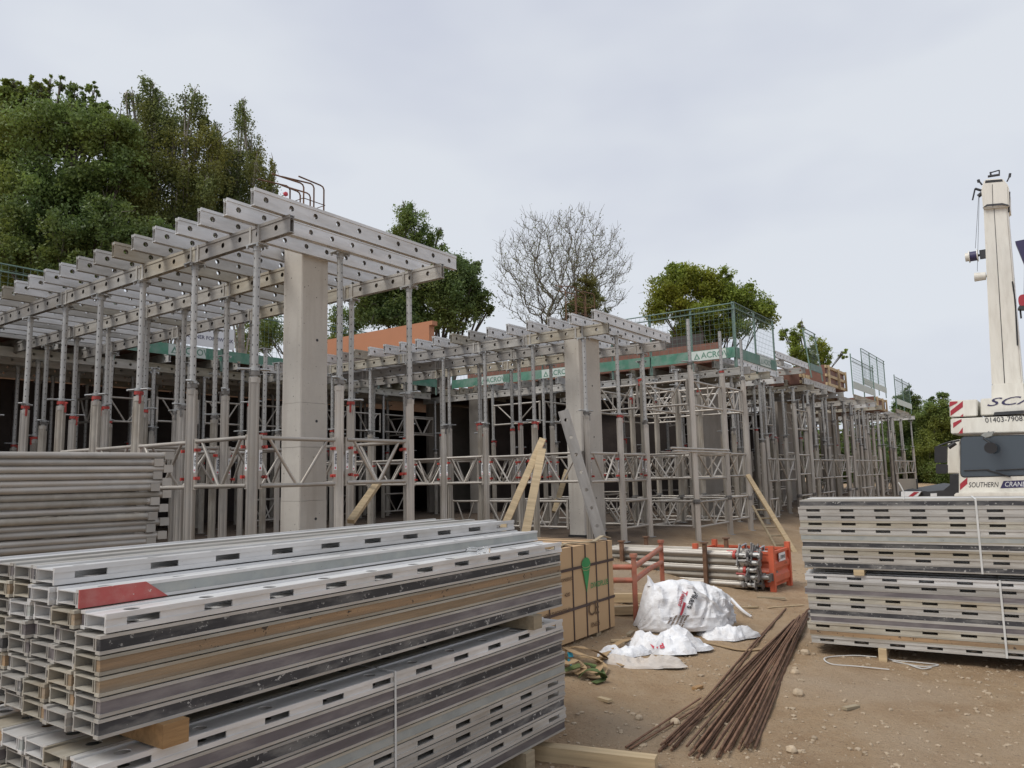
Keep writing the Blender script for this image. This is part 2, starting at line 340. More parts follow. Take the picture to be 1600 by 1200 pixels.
# ================================================================== ground
def axis(lo, hi, step, far_lo, far_hi):
    a = list(np.arange(lo, hi, step)); s = step; v = hi
    while v < far_hi: a.append(v); s *= 1.22; v += s
    a.append(far_hi); s = step; v = lo
    pre = []
    while v > far_lo: s *= 1.22; v -= s; pre.append(max(v, far_lo))
    return np.array(pre[::-1]+a)
def gz(x, y):
    n = mnoise.noise((x*.55, y*.55, 1.3))*.035 + mnoise.noise((x*1.9, y*1.9, 5.1))*.016 + mnoise.noise((x*5, y*5, 9.1))*.015
    return ground(x, y) + n
def build_ground():
    xs = axis(-1.5, 7.5, .085, -700, 700); ys = axis(3.0, 13.5, .085, -60, 1100)
    vs = [(x, y, gz(x, y) if abs(x) < 40 and y < 60 else ground(x, y)) for y in ys for x in xs]
    nx = len(xs); fs = [(j*nx+i, j*nx+i+1, (j+1)*nx+i+1, (j+1)*nx+i) for j in range(len(ys)-1) for i in range(nx-1)]
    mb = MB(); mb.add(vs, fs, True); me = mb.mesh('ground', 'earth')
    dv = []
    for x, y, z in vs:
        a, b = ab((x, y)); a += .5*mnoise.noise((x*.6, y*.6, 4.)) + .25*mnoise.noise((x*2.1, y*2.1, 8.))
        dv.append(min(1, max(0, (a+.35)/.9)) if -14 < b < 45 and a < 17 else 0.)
    at_ = me.attributes.new('deck_shade', 'FLOAT', 'POINT'); at_.data.foreach_set('value', dv)  # mask for the painted shade on the floor under the decks
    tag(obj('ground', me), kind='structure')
build_ground()
ICO = bmesh.new(); bmesh.ops.create_icosphere(ICO, subdivisions=1, radius=1)
ICV = np.array([v.co[:] for v in ICO.verts]); ICF = [tuple(v.index for v in f.verts) for f in ICO.faces]
bmesh.ops.subdivide_edges(ICO, edges=ICO.edges, cuts=1, use_grid_fill=True)
IC2V = np.array([v.co.normalized()[:] for v in ICO.verts]); IC2F = [tuple(v.index for v in f.verts) for f in ICO.faces]
def build_stones():
    mb = MB()
    for _ in range(26000):
        y = 3.6 + 11*random.random()**1.5; x = random.uniform(-.3, .9)*y*.9
        if mnoise.noise((x*.8, y*.8, 3)) < random.uniform(-.5, .45): continue
        s = .003 + .020*random.random()**6
        v = ICV*(1+.35*(rng.random((len(ICV), 1))-.5))*[s*random.uniform(.7, 1.5), s*random.uniform(.7, 1.5), s*random.uniform(.45, .9)]
        t = random.random()*6.28; c, n = math.cos(t), math.sin(t)
        v = np.stack([v[:, 0]*c-v[:, 1]*n+x, v[:, 0]*n+v[:, 1]*c+y, v[:, 2]+gz(x, y)+s*.15], 1)
        mb.add(v.tolist(), ICF)
    tag(obj('gravel', mb.mesh('gravel', 'stone')), 'small pale stones and gravel scattered over the brown earth', 'gravel', kind='stuff')
build_stones()
ROCKS = [(1247, 1088, 19, 'largest pale rock on the earth right of the rebar pile'), (1055, 1130, 17, 'pale rock resting beside the two stray rebar ends'),
         (1236, 1172, 19, 'rounded pale rock low on the earth right of the rebar ends'), (1180, 1103, 11, 'small pale rock lying between the rebar rods'),
         (1242, 1055, 14, 'lumpy rock against the right edge of the rebar pile'), (1258, 1024, 15, 'flat pale rock just below the corner of the right beam stack'),
         (1272, 1154, 10, 'small rock on bare earth beyond the rounded rock'), (998, 1121, 13, 'flat reddish stone on open earth left of the rebar'),
         (1027, 1133, 10, 'small stone beside the stray rebar rods on their left')]
for px, py, w, lab in ROCKS:
    q = hit_g(px, py); D = (q-EYE).dot(_f); s = w/FPX*D/2
    v = IC2V*(1+.4*(rng.random((len(IC2V), 1))-.5)*.6)*[s, s*.9, s*.75]
    mb = MB(); mb.add(v.tolist(), IC2F)
    tag(obj('rock', mb.mesh('rock', 'stone'), None, (q.x, q.y, gz(q.x, q.y)+s*.3), (0, 0, random.random()*6)), lab, 'rock', 'loose rocks on the bare earth')

# ================================================================== trees
def leaves_mesh(name, pts, sizes, tone, m):
    n = len(pts); d1 = rng.normal(size=(n, 3)); d1 /= np.linalg.norm(d1, axis=1)[:, None]
    d2 = rng.normal(size=(n, 3)); d2 -= d1*(d1*d2).sum(1)[:, None]; d2 /= np.linalg.norm(d2, axis=1)[:, None]
    s = sizes[:, None]
    V = np.stack([pts-d1*s, pts+d2*s*.55, pts+d1*s, pts-d2*s*.55], 1).reshape(-1, 3)
    me = bpy.data.meshes.new(name); me.vertices.add(4*n); me.vertices.foreach_set('co', V.ravel().astype(np.float32))
    me.loops.add(4*n); me.loops.foreach_set('vertex_index', np.arange(4*n, dtype=np.int32))
    me.polygons.add(n); me.polygons.foreach_set('loop_start', np.arange(0, 4*n, 4, dtype=np.int32)); me.polygons.foreach_set('loop_total', np.full(n, 4, dtype=np.int32))
    at_ = me.attributes.new('leaf', 'FLOAT', 'POINT'); at_.data.foreach_set('value', np.repeat(np.clip(tone, 0, 1), 4).astype(np.float32))
    me.materials.append(MT[m]); me.update(); me.validate(); return me
def crown_points(clumps, dens, ls, droop=0.):
    P_, T_ = [], []
    for c, r, k in clumps:
        vol = r[0]*r[1]*r[2]; nc = max(7, int(30*k*(vol**.5)))
        d = rng.normal(size=(nc, 3)); d /= np.linalg.norm(d, axis=1)[:, None]
        cc = d*(rng.random((nc, 1))**.45)*np.array(r) + np.array(c)
        m = max(6, int(dens*(r[0]*r[2])/nc*9.5))
        for q in cc:
            mm = int(m*rng.uniform(.4, 1.5)); sg = .19*min(r)*rng.uniform(.6, 1.5)
            o = rng.normal(size=(mm, 3))*sg*[1, 1, .75]
            if droop: o[:, 2] -= droop*rng.random(mm)**2*2.0
            P_.append(q+o); T_.append(np.full(mm, rng.normal(.45, .17))+rng.normal(size=mm)*.16)
    return np.concatenate(P_), np.concatenate(T_)
def tree(name, label, D, base, clumps, leaf, dens, ls, bark='bark', tr=.22, group='trees behind the site', droop=0., cat='tree'):
    b0 = at(base[0], base[1], D); b0 = Vector((b0.x, b0.y, ground(b0.x, b0.y)-.1))
    t = thing(name, label, cat, b0, group=group)
    cl = []
    for px, py, rx, ry in clumps:
        jd = random.uniform(-.5, .5)*min(3, rx/FPX*D)
        c = at(px, py, D+jd) - b0; r = (rx/FPX*D, (rx+ry)/2/FPX*D, ry/FPX*D)
        cl.append((np.array(c), r, 1.))
        if rx > 24:
            c2 = at(px+random.uniform(-.2, .2)*rx, py+.1*ry, D+r[1]*1.1+random.random()) - b0; cl.append((np.array(c2), tuple(.85*x for x in r), .7))
    pts, tone = crown_points(cl, dens, ls, droop)
    obj('crown', leaves_mesh('crown', pts, ls*.46*rng.uniform(.6, 1.25, len(pts)), tone, leaf), t)
    mb = MB(); top = max(c[0][2] for c in cl); mid = np.mean([c[0] for c in cl], 0)
    pts = [Vector((0, 0, 0)), Vector((mid[0]*.2, mid[1]*.2, top*.22)), Vector((mid[0]*.5, mid[1]*.5, top*.45)), Vector((mid[0]*.8, mid[1]*.8, top*.62))]
    mb.path(pts, [tr*1.3, tr, tr*.75, tr*.45], 9)
    for c, r, k in cl:
        e = Vector(c); s = pts[1].lerp(pts[3], random.random()) if e.z > pts[1].z else pts[0].lerp(pts[1], .6)
        m1 = s.lerp(e, .5) + Vector((random.uniform(-.4, .4), random.uniform(-.4, .4), random.uniform(0, .6)))
        mb.path([s, m1, e, e+Vector((random.uniform(-.2, .2), random.uniform(-.2, .2), r[2]*.4))], [tr*.34, tr*.2, .03, .008], 6)
        for _ in range(5):
            q = e + Vector(rng.normal(size=3)*np.array(r)*.55); mb.path([m1.lerp(e, random.random()), e.lerp(q, .5)+Vector((0, 0, .1)), q], [.03, .02, .006], 4)
    obj('trunk', mb.mesh('trunk', bark), t); return t

tree('broadleaf_tree', 'tallest dense green tree at the far left with upright sprigs on top', 31, (70, 700),
     [(60, 200, 62, 52), (-20, 230, 60, 60), (110, 185, 45, 38), (40, 160, 40, 26), (10, 150, 34, 22), (140, 205, 40, 40), (60, 290, 70, 55), (130, 290, 55, 50), (-40, 320, 60, 60), (60, 370, 75, 45),
      (150, 370, 50, 45), (0, 420, 60, 40), (90, 440, 60, 40), (60, 142, 15, 14), (115, 150, 12, 20), (134, 150, 7, 22), (185, 215, 34, 40), (195, 265, 34, 40), (95, 130, 10, 10), (20, 132, 12, 9), (170, 175, 15, 18), (146, 148, 5, 22), (52, 130, 5, 13), (77, 130, 5, 13), (150, 168, 12, 12)],
     'leaf_mid', 330, .17, tr=.34)
tree('birch_tree', 'brownish green birch between the tallest tree and the drooping birch', 33, (255, 700),
     [(240, 165, 33, 28), (235, 135, 20, 16), (300, 155, 22, 22), (318, 190, 14, 34), (270, 200, 48, 34), (215, 215, 35, 40), (240, 260, 55, 45), (300, 260, 38, 45), (200, 320, 45, 45), (260, 330, 50, 50), (310, 330, 34, 45), (235, 390, 50, 40), (290, 390, 35, 30), (335, 225, 26, 34), (335, 275, 30, 34), (208, 150, 11, 10), (196, 148, 7, 6)],
     'leaf_birch', 360, .13, 'bark_birch', tr=.2, droop=.35)
tree('birch_tree', 'drooping birch with a pointed top, rightmost of the left tree group', 35, (378, 700),
     [(380, 190, 17, 24), (378, 164, 10, 12), (392, 225, 24, 26), (362, 240, 26, 26), (400, 262, 26, 28), (368, 285, 34, 32), (416, 290, 18, 28), (345, 320, 34, 32), (395, 320, 30, 28), (428, 262, 8, 22), (430, 300, 9, 20), (340, 200, 10, 12), (360, 360, 34, 26), (350, 268, 20, 20)],
     'leaf_birch', 380, .12, 'bark_birch', tr=.17, droop=.5)
tree('understorey_tree', 'low dark bushy tree under the birches behind the left deck', 29, (150, 720),
     [(30, 350, 50, 40), (100, 360, 45, 36), (170, 340, 45, 36), (190, 385, 35, 30), (60, 410, 60, 30), (130, 420, 45, 25), (0, 390, 50, 40), (240, 370, 40, 30)],
     'leaf_dark', 320, .16, tr=.2)
tree('poplar_tree', 'slim dark green tree whose leafy top rises above the orange board', 38, (640, 720),
     [(645, 335, 24, 20), (632, 325, 14, 13), (625, 360, 24, 22), (655, 365, 20, 22), (640, 400, 36, 26), (608, 372, 12, 12), (676, 372, 9, 15), (687, 360, 6, 9), (665, 400, 26, 20), (690, 385, 10, 10)],
     'leaf_mid', 470, .13, tr=.2, droop=.2)
tree('broadleaf_tree', 'round dark green tree right of the left deck corner', 36, (690, 720),
     [(600, 430, 40, 36), (640, 440, 45, 40), (690, 440, 48, 42), (725, 425, 26, 24), (735, 465, 28, 30), (590, 480, 40, 36), (650, 490, 55, 30), (710, 490, 40, 26), (755, 470, 14, 18), (565, 460, 24, 36), (762, 485, 10, 10), (745, 415, 9, 8), (715, 404, 8, 7)],
     'leaf_dark', 480, .15, tr=.3)
tree('hedgerow_tree', 'pale sparse tree seen between the concrete column and the round dark tree', 44, (545, 720),
     [(530, 500, 22, 26), (545, 530, 22, 22), (520, 530, 20, 20), (560, 500, 16, 18), (420, 520, 26, 30), (385, 530, 24, 30)],
     'leaf_mid', 330, .15, tr=.12)
tree('ivy_clad_tree', 'olive brown ivy mass on a stem within the bare tree', 40, (915, 720),
     [(915, 455, 22, 28), (905, 478, 26, 20), (930, 478, 20, 22), (915, 432, 12, 12)], 'leaf_olive', 650, .11, tr=.15)
tree('broadleaf_tree', 'bright yellow green tree above the green mesh barriers', 44, (1110, 720),
     [(1060, 435, 30, 24), (1045, 455, 30, 26), (1090, 440, 28, 24), (1120, 455, 30, 28), (1030, 485, 24, 24), (1080, 485, 40, 28), (1150, 470, 28, 26), (1180, 480, 24, 24), (1140, 500, 40, 26), (1195, 495, 18, 20), (1048, 418, 12, 9), (1135, 428, 14, 11), (1172, 456, 16, 12), (1205, 478, 9, 12), (1100, 520, 60, 20)],
     'leaf_yellow', 480, .17, tr=.2)
tree('hedgerow_tree', 'small yellow green tree with two sprigs behind the far decks', 52, (1265, 720),
     [(1245, 525, 12, 18), (1252, 508, 6, 10), (1240, 550, 20, 16), (1275, 540, 16, 14), (1290, 555, 18, 12), (1265, 565, 30, 12), (1225, 522, 8, 12), (1318, 552, 5, 10)],
     'leaf_yellow', 520, .15, tr=.1)
tree('hedgerow_tree', 'dark green tree beyond the far end of the scaffolding', 58, (1425, 740),
     [(1412, 625, 14, 18), (1425, 640, 16, 16), (1420, 612, 7, 10), (1430, 622, 8, 8), (1410, 665, 26, 24), (1430, 700, 26, 30), (1400, 720, 26, 30), (1440, 740, 24, 20), (1402, 640, 10, 14)],
     'leaf_dark', 560, .16, tr=.2)
tree('hedgerow_tree', 'lighter green bushy tree just left of the white crane', 56, (1470, 745),
     [(1460, 640, 20, 18), (1475, 650, 24, 22), (1450, 660, 20, 20), (1480, 690, 26, 26), (1455, 700, 24, 26), (1500, 660, 22, 24), (1473, 620, 9, 9), (1455, 625, 7, 6), (1505, 700, 30, 40), (1470, 735, 30, 24)],
     'leaf_mid', 560, .15, tr=.2)

def bare_tree():
    D = 42; base = at(872, 700, D); b0 = Vector((base.x, base.y, .2)); k = D/FPX
    t = thing('bare_tree', 'bare branching tree with only a few new leaves against the sky', 'tree', b0, group='trees behind the site')
    ctr = at(878, 428, D)-b0; rx, rz = 122*k, 108*k
    nodes = [Vector((0, 0, 0))]; par = [-1]
    for i in range(1, 9): nodes.append(Vector((ctr.x*.3*i/8, ctr.y*.3*i/8, (ctr.z-rz)*.95*i/8))); par.append(i-1)
    root = nodes[-1].copy(); pts = []
    while len(pts) < 1500:
        d = Vector(rng.normal(size=3)).normalized()*(random.random()**.36)
        lump = .9+.22*mnoise.noise(d*2.2+Vector((3, 1, 7)))
        p = ctr + Vector((d.x*rx, d.y*rx*.75, d.z*rz))*lump
        if (p-root).z > -.3 and math.hypot(p.x-root.x, p.y-root.y) < 1.25*(p.z-root.z)+.9: pts.append(p)
    pts.sort(key=lambda p: (p-root).length)
    arr = np.array([n[:] for n in nodes]); dist = [0.]*len(nodes)
    for i in range(1, len(nodes)): dist[i] = dist[i-1]+(nodes[i]-nodes[i-1]).length
    tips = []
    for p in pts:
        A_ = np.array([n[:] for n in nodes[6:]]); d = np.linalg.norm(A_-np.array(p[:]), axis=1)
        up = np.array([max(0., n.z-p.z) for n in nodes[6:]]); j = int(np.argmin(d*1.0 + .22*np.array(dist[6:]) + up*2.5))+6
        q = nodes[j]; n_ = max(1, min(4, int((p-q).length/.45))); prev = j
        for m in range(1, n_+1):
            f = m/n_; w = q.lerp(p, f) + Vector(rng.normal(size=3)*.05*(m < n_)) - Vector((0, 0, .10*math.sin(f*3.14)*(p-q).length*.5))
            nodes.append(w); par.append(prev); dist.append(dist[prev]+(w-nodes[prev]).length); prev = len(nodes)-1
        tips.append(p)
    cnt = [0]*len(nodes); kids = [0]*len(nodes)
    for i in range(len(nodes)-1, 0, -1):
        cnt[i] += kids[i] == 0; kids[par[i]] += 1; cnt[par[i]] += cnt[i]
    mb = MB(); R_ = lambda i: max(.012, .0088*cnt[i]**.5)
    for i in range(1, len(nodes)): mb.tube(nodes[par[i]], nodes[i], R_(par[i]) if cnt[par[i]] < 2.5*cnt[i] else R_(i)*1.15, R_(i), 7 if cnt[i] > 60 else 3, False)
    for p in tips:
        for _ in range(2):
            d = ((p-root).normalized()*.5 + Vector(rng.normal(size=3)*.35) + Vector((0, 0, .25)))*random.uniform(.25, .6); mb.tube(p, p+d, .010, .006, 3, False)
    obj('trunk', mb.mesh('trunk', 'bark_pale'), t)
    pp = np.array([q[:] for q in tips]); pp = np.repeat(pp, 3, 0); pp = pp + rng.normal(size=pp.shape)*.22
    obj('crown', leaves_mesh('crown', pp, .05*rng.uniform(.5, 1.2, len(pp)), rng.random(len(pp)), 'leaf_birch'), t)
bare_tree()

def far_wood():
    cl = []
    for px in range(-500, 2300, 34):
        for row in range(2):
            c = at(px+random.uniform(-15, 15), 0, 66+8*row); c = Vector((c.x, c.y, random.uniform(1.0, 4.2)))
            if 1500 < px: c.z *= .7
            cl.append((np.array(c), (2.0, 2.0, random.uniform(1.6, 2.6)), .8))
    pts, tone = crown_points(cl, 70, .25)
    tag(obj('far_wood', leaves_mesh('far_wood', pts, .26*rng.uniform(.6, 1.3, len(pts)), tone, 'leaf_dark')), 'dark hedge and woodland along the back of the site', 'woodland', kind='stuff')
far_wood()

# ================================================================== formwork kit: beam, prop, frame
BL, BH, BW = 3.3, .20, .071                     # beam length, height, flange width
def beam_mesh(L=BL):
    """aluminium box beam: two perforated webs, a slotted flange below and a grooved flange above"""
    mb = MB(); h = BH/2; n = int((L-.2)/.333)+1; x0 = (L-(n-1)*.333)/2; hr = .032; s = .045; t = .002; w = BW/2; yw = .0245
    zt, zb = h-.034, -h+.0136
    seg = [i*2*math.pi/16 for i in range(16)]
    for yo in (-yw, yw):
        prev = 0
        def plate(xa, xb, za, zc): mb.box(xa, xb, yo-t, yo+t, za, zc)
        for i in range(n):
            cx = x0+i*.333
            ring = [(cx+hr*math.cos(a), hr*math.sin(a)) for a in seg]; sq = []
            for a in seg:
                c, q = math.cos(a), math.sin(a); m = s/max(abs(c), abs(q)); sq.append((cx+c*m, q*m))
            vs = [(x, yo-t, z) for x, z in ring+sq] + [(x, yo+t, z) for x, z in ring+sq]
            fs = []
            for k in range(16):
                k2 = (k+1) % 16
                fs += [(k, k2, 16+k2, 16+k), (32+k, 48+k, 48+k2, 32+k2), (k, 32+k, 32+k2, k2)]
            mb.add(vs, fs); plate(prev, cx-s, -s, s); prev = cx+s
        plate(prev, L, -s, s); plate(0, L, s, zt); plate(0, L, zb, -s)
    mb.box(0, L, -yw+t, yw-t, .049, .052)
    px_ = 0
    for i in range(n+1):
        xe = x0+i*.333-.068 if i < n else L
        if xe > px_+.01: mb.box(px_, xe, -.0145, .0145, -h+.006, -h+.0135)
        px_ = x0+i*.333+.068
    for sg in (-1, 1):
        ya, yb = sorted((sg*.0145, sg*w)); mb.box(0, L, ya, yb, -h, -h+.0136)
        ya, yb = sorted((sg*.0225, sg*w)); mb.box(0, L, ya, yb, h-.034, h)
    mb.box(0, L, -.0225, .0225, h-.0362, h-.031)
    return mb
_bm = {}
def beam_me(m, L=BL):
    k = (m, L)
    if k not in _bm: _bm[k] = beam_mesh(L).mesh('beam', m)
    return _bm[k]
_st = {}
def strip_me(m, L=BL):
    k = (m, L)
    if k not in _st:
        mb = MB(); mb.box(0.004, L-.004, -.0222, .0222, BH/2-.0305, BH/2-.003); _st[k] = mb.mesh('nailing_strip', m)
    return _st[k]
def beam(name, label, loc, rotz, group, alu='alu', strip='strip_dark', L=BL, rx=0, cat='formwork beam', tilt=0):
    o = thing(name, label, cat, loc, (rx, tilt, rotz), group, beam_me(alu, L))
    if strip: obj('nailing_strip', strip_me(strip, L), o)
    return o
def rib_me():
    mb = MB()
    for sg in (-1, 1):
        for dx in (-.075, .075):
            ya, yb = sorted((sg*.010, sg*.041)); mb.box(dx-.017, dx+.017, ya, yb, -.112, .104)
    mb.box(-.11, .11, -.05, .05, -.113, -.1005)
    return mb.mesh('splice_bracket', 'alu')
RIB = rib_me()

def _prop_meshes():
    r = {}
    prof = []
    for i in range(32):
        a = 2*math.pi*(i+.5)/32; rr = .056 if (i % 8) not in (0, 7) else .069
        prof.append((rr*math.cos(a), rr*math.sin(a)))
    for m in ('alu_tube', 'alu_tube_dirty'):
        mb = MB(); mb.extrude(prof, 0, 1); r['outer', m] = mb.mesh('outer_tube', m)
    mb = MB(); mb.tube((0, 0, 0), (0, 0, 2.9), .038, n=12); r['inner'] = mb.mesh('inner_tube', 'inner')
    for m in ('red', 'iron_dark'):
        mb = MB(); mb.tube((0, 0, -.012), (0, 0, .032), .058, n=14); mb.box(.045, .075, -.014, .014, -.13, .02); mb.box(.045, .095, -.012, .012, 0, .022); r['collar', m] = mb.mesh('locking_collar', m)
    mb = MB(); mb.tube((0, 0, 0), (0, 0, .035), .055, n=14)
    for s in (1, -1):
        for q in (1, -1): mb.tube((s*.05, q*.02, .018), (s*.17, q*.02, .018), .012, n=6)
        mb.tube((s*.17, -.03, .018), (s*.17, .03, .018), .014, n=6)
    r['nut'] = mb.mesh('wing_nut', 'steel')
    mb = MB(); mb.tube((0, 0, -.09), (0, 0, -.03), .063, n=16); r['neck'] = mb.mesh('tube_neck', 'alu_tube')
    mb = MB(); mb.box(-.11, .11, -.075, .075, 0, .012); mb.tube((0, 0, -.06), (0, 0, 0), .045, n=10)
    for s in (-1, 1):
        mb.box(s*.085-.012, s*.085+.012, -.075, -.055, -.03, 0); mb.box(s*.085-.012, s*.085+.012, .055, .075, -.03, 0)
    r['head'] = mb.mesh('head_plate', 'steel')
    mb = MB(); mb.box(-.09, .09, -.09, .09, 0, .012); r['foot'] = mb.mesh('foot_plate', 'steel')
    mb = MB(); mb.tube((0, 0, -.012), (0, 0, .012), .095, n=14); mb.tube((0, 0, -.05), (0, 0, .05), .073, n=12); r['flange'] = mb.mesh('joint_flange', 'iron_dark')
    for k in ('nut', 'head'): r[k+'_dark'] = r[k].copy(); r[k+'_dark'].materials.clear(); r[k+'_dark'].materials.append(MT['iron_dark'])
    return r
PM = _prop_meshes()
NPROP = 0
def prop(a, b, zc, zt, label, group, zg=None, joint=None, dirty=None, red=None, head=True):
    global NPROP; NPROP += 1
    p = P(a, b); zg = ground(p.x, p.y)-.01 if zg is None else zg
    t = thing('formwork_prop', label, 'prop', (p.x, p.y, zg), (random.uniform(-.005, .005), random.uniform(-.005, .005), RB + random.choice((0, math.pi/2)) + random.uniform(-.15, .15)), group)
    dirty = random.random() < .35 if dirty is None else dirty
    red = random.random() < .6 if red is None else red
    obj('outer_tube', PM['outer', 'alu_tube_dirty' if dirty else 'alu_tube'], t, (0, 0, .01), scale=(1, 1, zc-zg-.05))
    obj('foot_plate', PM['foot'], t); obj('tube_neck', PM['neck'], t, (0, 0, zc-zg))
    obj('locking_collar', PM['collar', 'red' if red else 'iron_dark'], t, (0, 0, zc-zg+.005), (0, 0, random.uniform(0, 6.28)))
    obj('wing_nut', PM['nut'], t, (0, 0, zc-zg+.045), (0, 0, random.uniform(0, 6.28)))
    obj('inner_tube', PM['inner'], t, (0, 0, zt-zg-2.9-(.012 if head else 0)), (0, 0, random.choice((0., 1.57, .785))))
    if head: obj('head_plate', PM['head'], t, (0, 0, zt-zg-.0125))
    if joint: obj('joint_flange', PM['flange'], t, (0, 0, joint-zg))
    return t

_fr = {}
def frame_meshes(L, H=.53, vert=False):
    k = (round(L, 2), H, vert)
    if k in _fr: return _fr[k]
    r = {}; L_ = L
    mb = MB(); mb.tube((.03, 0, H), (L_-.03, 0, H), .0245, n=10); r['top_tube'] = mb.mesh('top_tube', 'alu_tube')
    mb = MB(); mb.tube((.03, 0, 0), (L_-.03, 0, 0), .0245, n=10); r['bottom_tube'] = mb.mesh('bottom_tube', 'alu_tube')
    ds = []
    for s in (0, 1):
        mb = MB(); x0 = .15 if s == 0 else L_-.15
        mb.tube((x0, 0, H-.01), (L_/2 + (-.035 if s == 0 else .035), 0, .01), .019, n=8); ds.append(mb.mesh('diagonal', 'alu_tube'))
    r['diag'] = ds
    if vert:
        mb = MB(); mb.tube((L_/2, 0, 0), (L_/2, 0, H), .017, n=8); r['mid'] = mb.mesh('upright', 'alu_tube')
    es = []
    for s in (0, 1):
        mb = MB(); xa, xb = (0, .05) if s == 0 else (L_-.05, L_); mb.box(xa, xb, -.012, .012, -.035, H+.035); es.append(mb.mesh('end_plate', 'alu_tube'))
    r['ends'] = es
    mb = MB(); mb.tube((-.03, -.02, 0), (.03, -.02, 0), .012, n=6); mb.box(-.008, .022, -.05, .02, -.02, .016)
    r['wedge'] = mb.mesh('wedge_clamp', 'red')
    one = MB()
    one.tube((.03, 0, H), (L_-.03, 0, H), .0245, n=8); one.tube((.03, 0, 0), (L_-.03, 0, 0), .0245, n=8)
    one.tube((.15, 0, H-.01), (L_/2-.035, 0, .01), .019, n=6); one.tube((L_-.15, 0, H-.01), (L_/2+.035, 0, .01), .019, n=6)
    if vert: one.tube((L_/2, 0, 0), (L_/2, 0, H), .017, n=6)
    one.box(0, .05, -.012, .012, -.035, H+.035); one.box(L_-.05, L_, -.012, .012, -.035, H+.035)
    r['one'] = one.mesh('brace_frame', 'alu_tube'); _fr[k] = r; return r
def meva_decal():
    mb = MB(); mb.box(-.021, .021, -.0008, .0008, -.115, .115); me = mb.mesh('maker_label', 'white_sign'); return me
DECAL = meva_decal()
mb = MB(); mb.add([(-.013, 0, -.09), (0, 0, -.103), (.013, 0, -.09), (0, 0, -.072)], [(0, 1, 2, 3)]); DIA = mb.mesh('maker_emblem', 'red_print')
NFRAME = 0
def frame(p, q, z, label, group, H=.53, parts=True, logo=0, vert=False, gap=.07):
    """brace frame hung between the points p and q (both (a, b)); z = height of its bottom tube"""
    global NFRAME; NFRAME += 1
    A_, B_ = P(*p), P(*q); d = (B_-A_); L = d.length-2*gap; dn = d.normalized()
    r = frame_meshes(L, H, vert); loc = A_+dn*gap; rz = math.atan2(dn.y, dn.x)
    if not parts:
        return thing('brace_frame', label, 'frame', (loc.x, loc.y, z), (0, 0, rz), group, r['one'])
    t = thing('brace_frame', label, 'frame', (loc.x, loc.y, z), (0, 0, rz), group)
    obj('top_tube', r['top_tube'], t); obj('bottom_tube', r['bottom_tube'], t)
    for m in r['diag']: obj('diagonal', m, t)
    if vert: obj('upright', r['mid'], t)
    ends = [obj('end_plate', m, t) for m in r['ends']]
    if logo:
        for x in (.07, L-.07):
            for zz in (.1, H-.1): obj('wedge_clamp', r['wedge'], t, (x, 0, zz))
        tm = text_mesh('meva', .062, 'black', bold=.0012)
        for s in ((0, 1) if logo == 2 else (1,)):
            x = .024 if s == 0 else L-.024
            sgn = -1 if logo > 0 else 1
            dcl = obj('maker_label', DECAL, ends[s], (x, -.0135, H*.53))
            w = obj('maker_label', tm, ends[s], (x+.002, -.0152, H*.53+.022), (rad(90), rad(-90), 0))
            obj('maker_label', DIA, ends[s], (x, -.0152, H*.53))
    return t

# ------------------------------------------------------------------ decks
def pick_alu(): return random.choices(['alu', 'alu_clean', 'alu_dirty'], [.55, .25, .2])[0]
def deck(side, b0, zj, a_n, a_list, brows, zfr, zcol, nj, logo=False):
    zp = zj-BH-.002; zb = zp-BH/2-.016
    for i in range(nj):
        ja = .0+i*.485
        lab = f'{ORD[i]} perforated joist back from the front corner of the {side} deck'
        j = beam('deck_joist', lab, P(ja, b0-.165+random.uniform(-.012, .012), zj), RB, f'joists of the {side} deck', 'alu_clean' if i < 3 else random.choices(['alu', 'alu_clean', 'alu_dirty'], [.28, .6, .12])[0], 'strip_grey')
    rows = ['left', 'middle', 'right']
    cuts = [[-.1, 1.72, 3.0, 5.15, 7.6, 10.2], [1.42, 2.95, 5.2, 7.7, 10.2], [-.1, 1.73, 4.1, 6.4, 8.8, 10.2]]
    for k, bb in enumerate(brows):
        cs = cuts[k]
        for i in range(len(cs)-1):
            L = round(cs[i+1]-cs[i]-.006, 3)
            o = beam('bearer_beam', f'{ORD[i]} bearer beam from the front in the {rows[k]} line under the {side} deck', P(cs[i]+.003, bb, zp), RA, f'bearers of the {side} deck', random.choice(['alu', 'alu_grey', 'alu_grey', 'alu_dirty']), 'strip_dark', L)
            if i: obj('splice_bracket', RIB, o, (0, 0, 0))
            elif k != 1: obj('splice_bracket', RIB, o, (.62, 0, 0))
    for k, bb in enumerate(brows):
        for i, aa in enumerate(a_list):
            if k == 1 and i == 1: continue              # the concrete column stands here
            zt = zb if not (k == 1 and aa < 1.3) else zj-BH/2
            prop(aa + (0 if k != 1 else random.uniform(-.03, .03)), bb, zcol + random.uniform(-.07, .13), zt,
                 f'{ORD[i]} prop from the front in the {rows[k]} row under the {side} deck', f'props under the {side} deck', dirty=None)
    names = ['left', 'middle', 'right']
    for k, bb in enumerate(brows):
        for i in range(len(a_list)-1):
            if k == 1 and i < 2: continue
            if k == 1 and random.random() < .3: continue
            dz = random.uniform(-.015, .015)
            frame((a_list[i+1], bb), (a_list[i], bb), zfr+dz, f'frame between {ORD[i]} and {ORD[i+1]} props of the {names[k]} row, {side} deck', f'brace frames under the {side} deck',
                  parts=(k == 0 or i < 3), logo=(2 if logo and i < 5 else 0))
    for i, aa in enumerate(a_list):
        for k in range(2):
            if i == 1: continue
            frame((aa, brows[k]), (aa, brows[k+1]), zfr+random.uniform(-.015, .015), f'cross frame from {names[k]} to {names[k+1]} row at {ORD[i]} props, {side} deck', f'brace frames under the {side} deck',
                  parts=i < 3, logo=(2 if logo and i < 3 else 0))
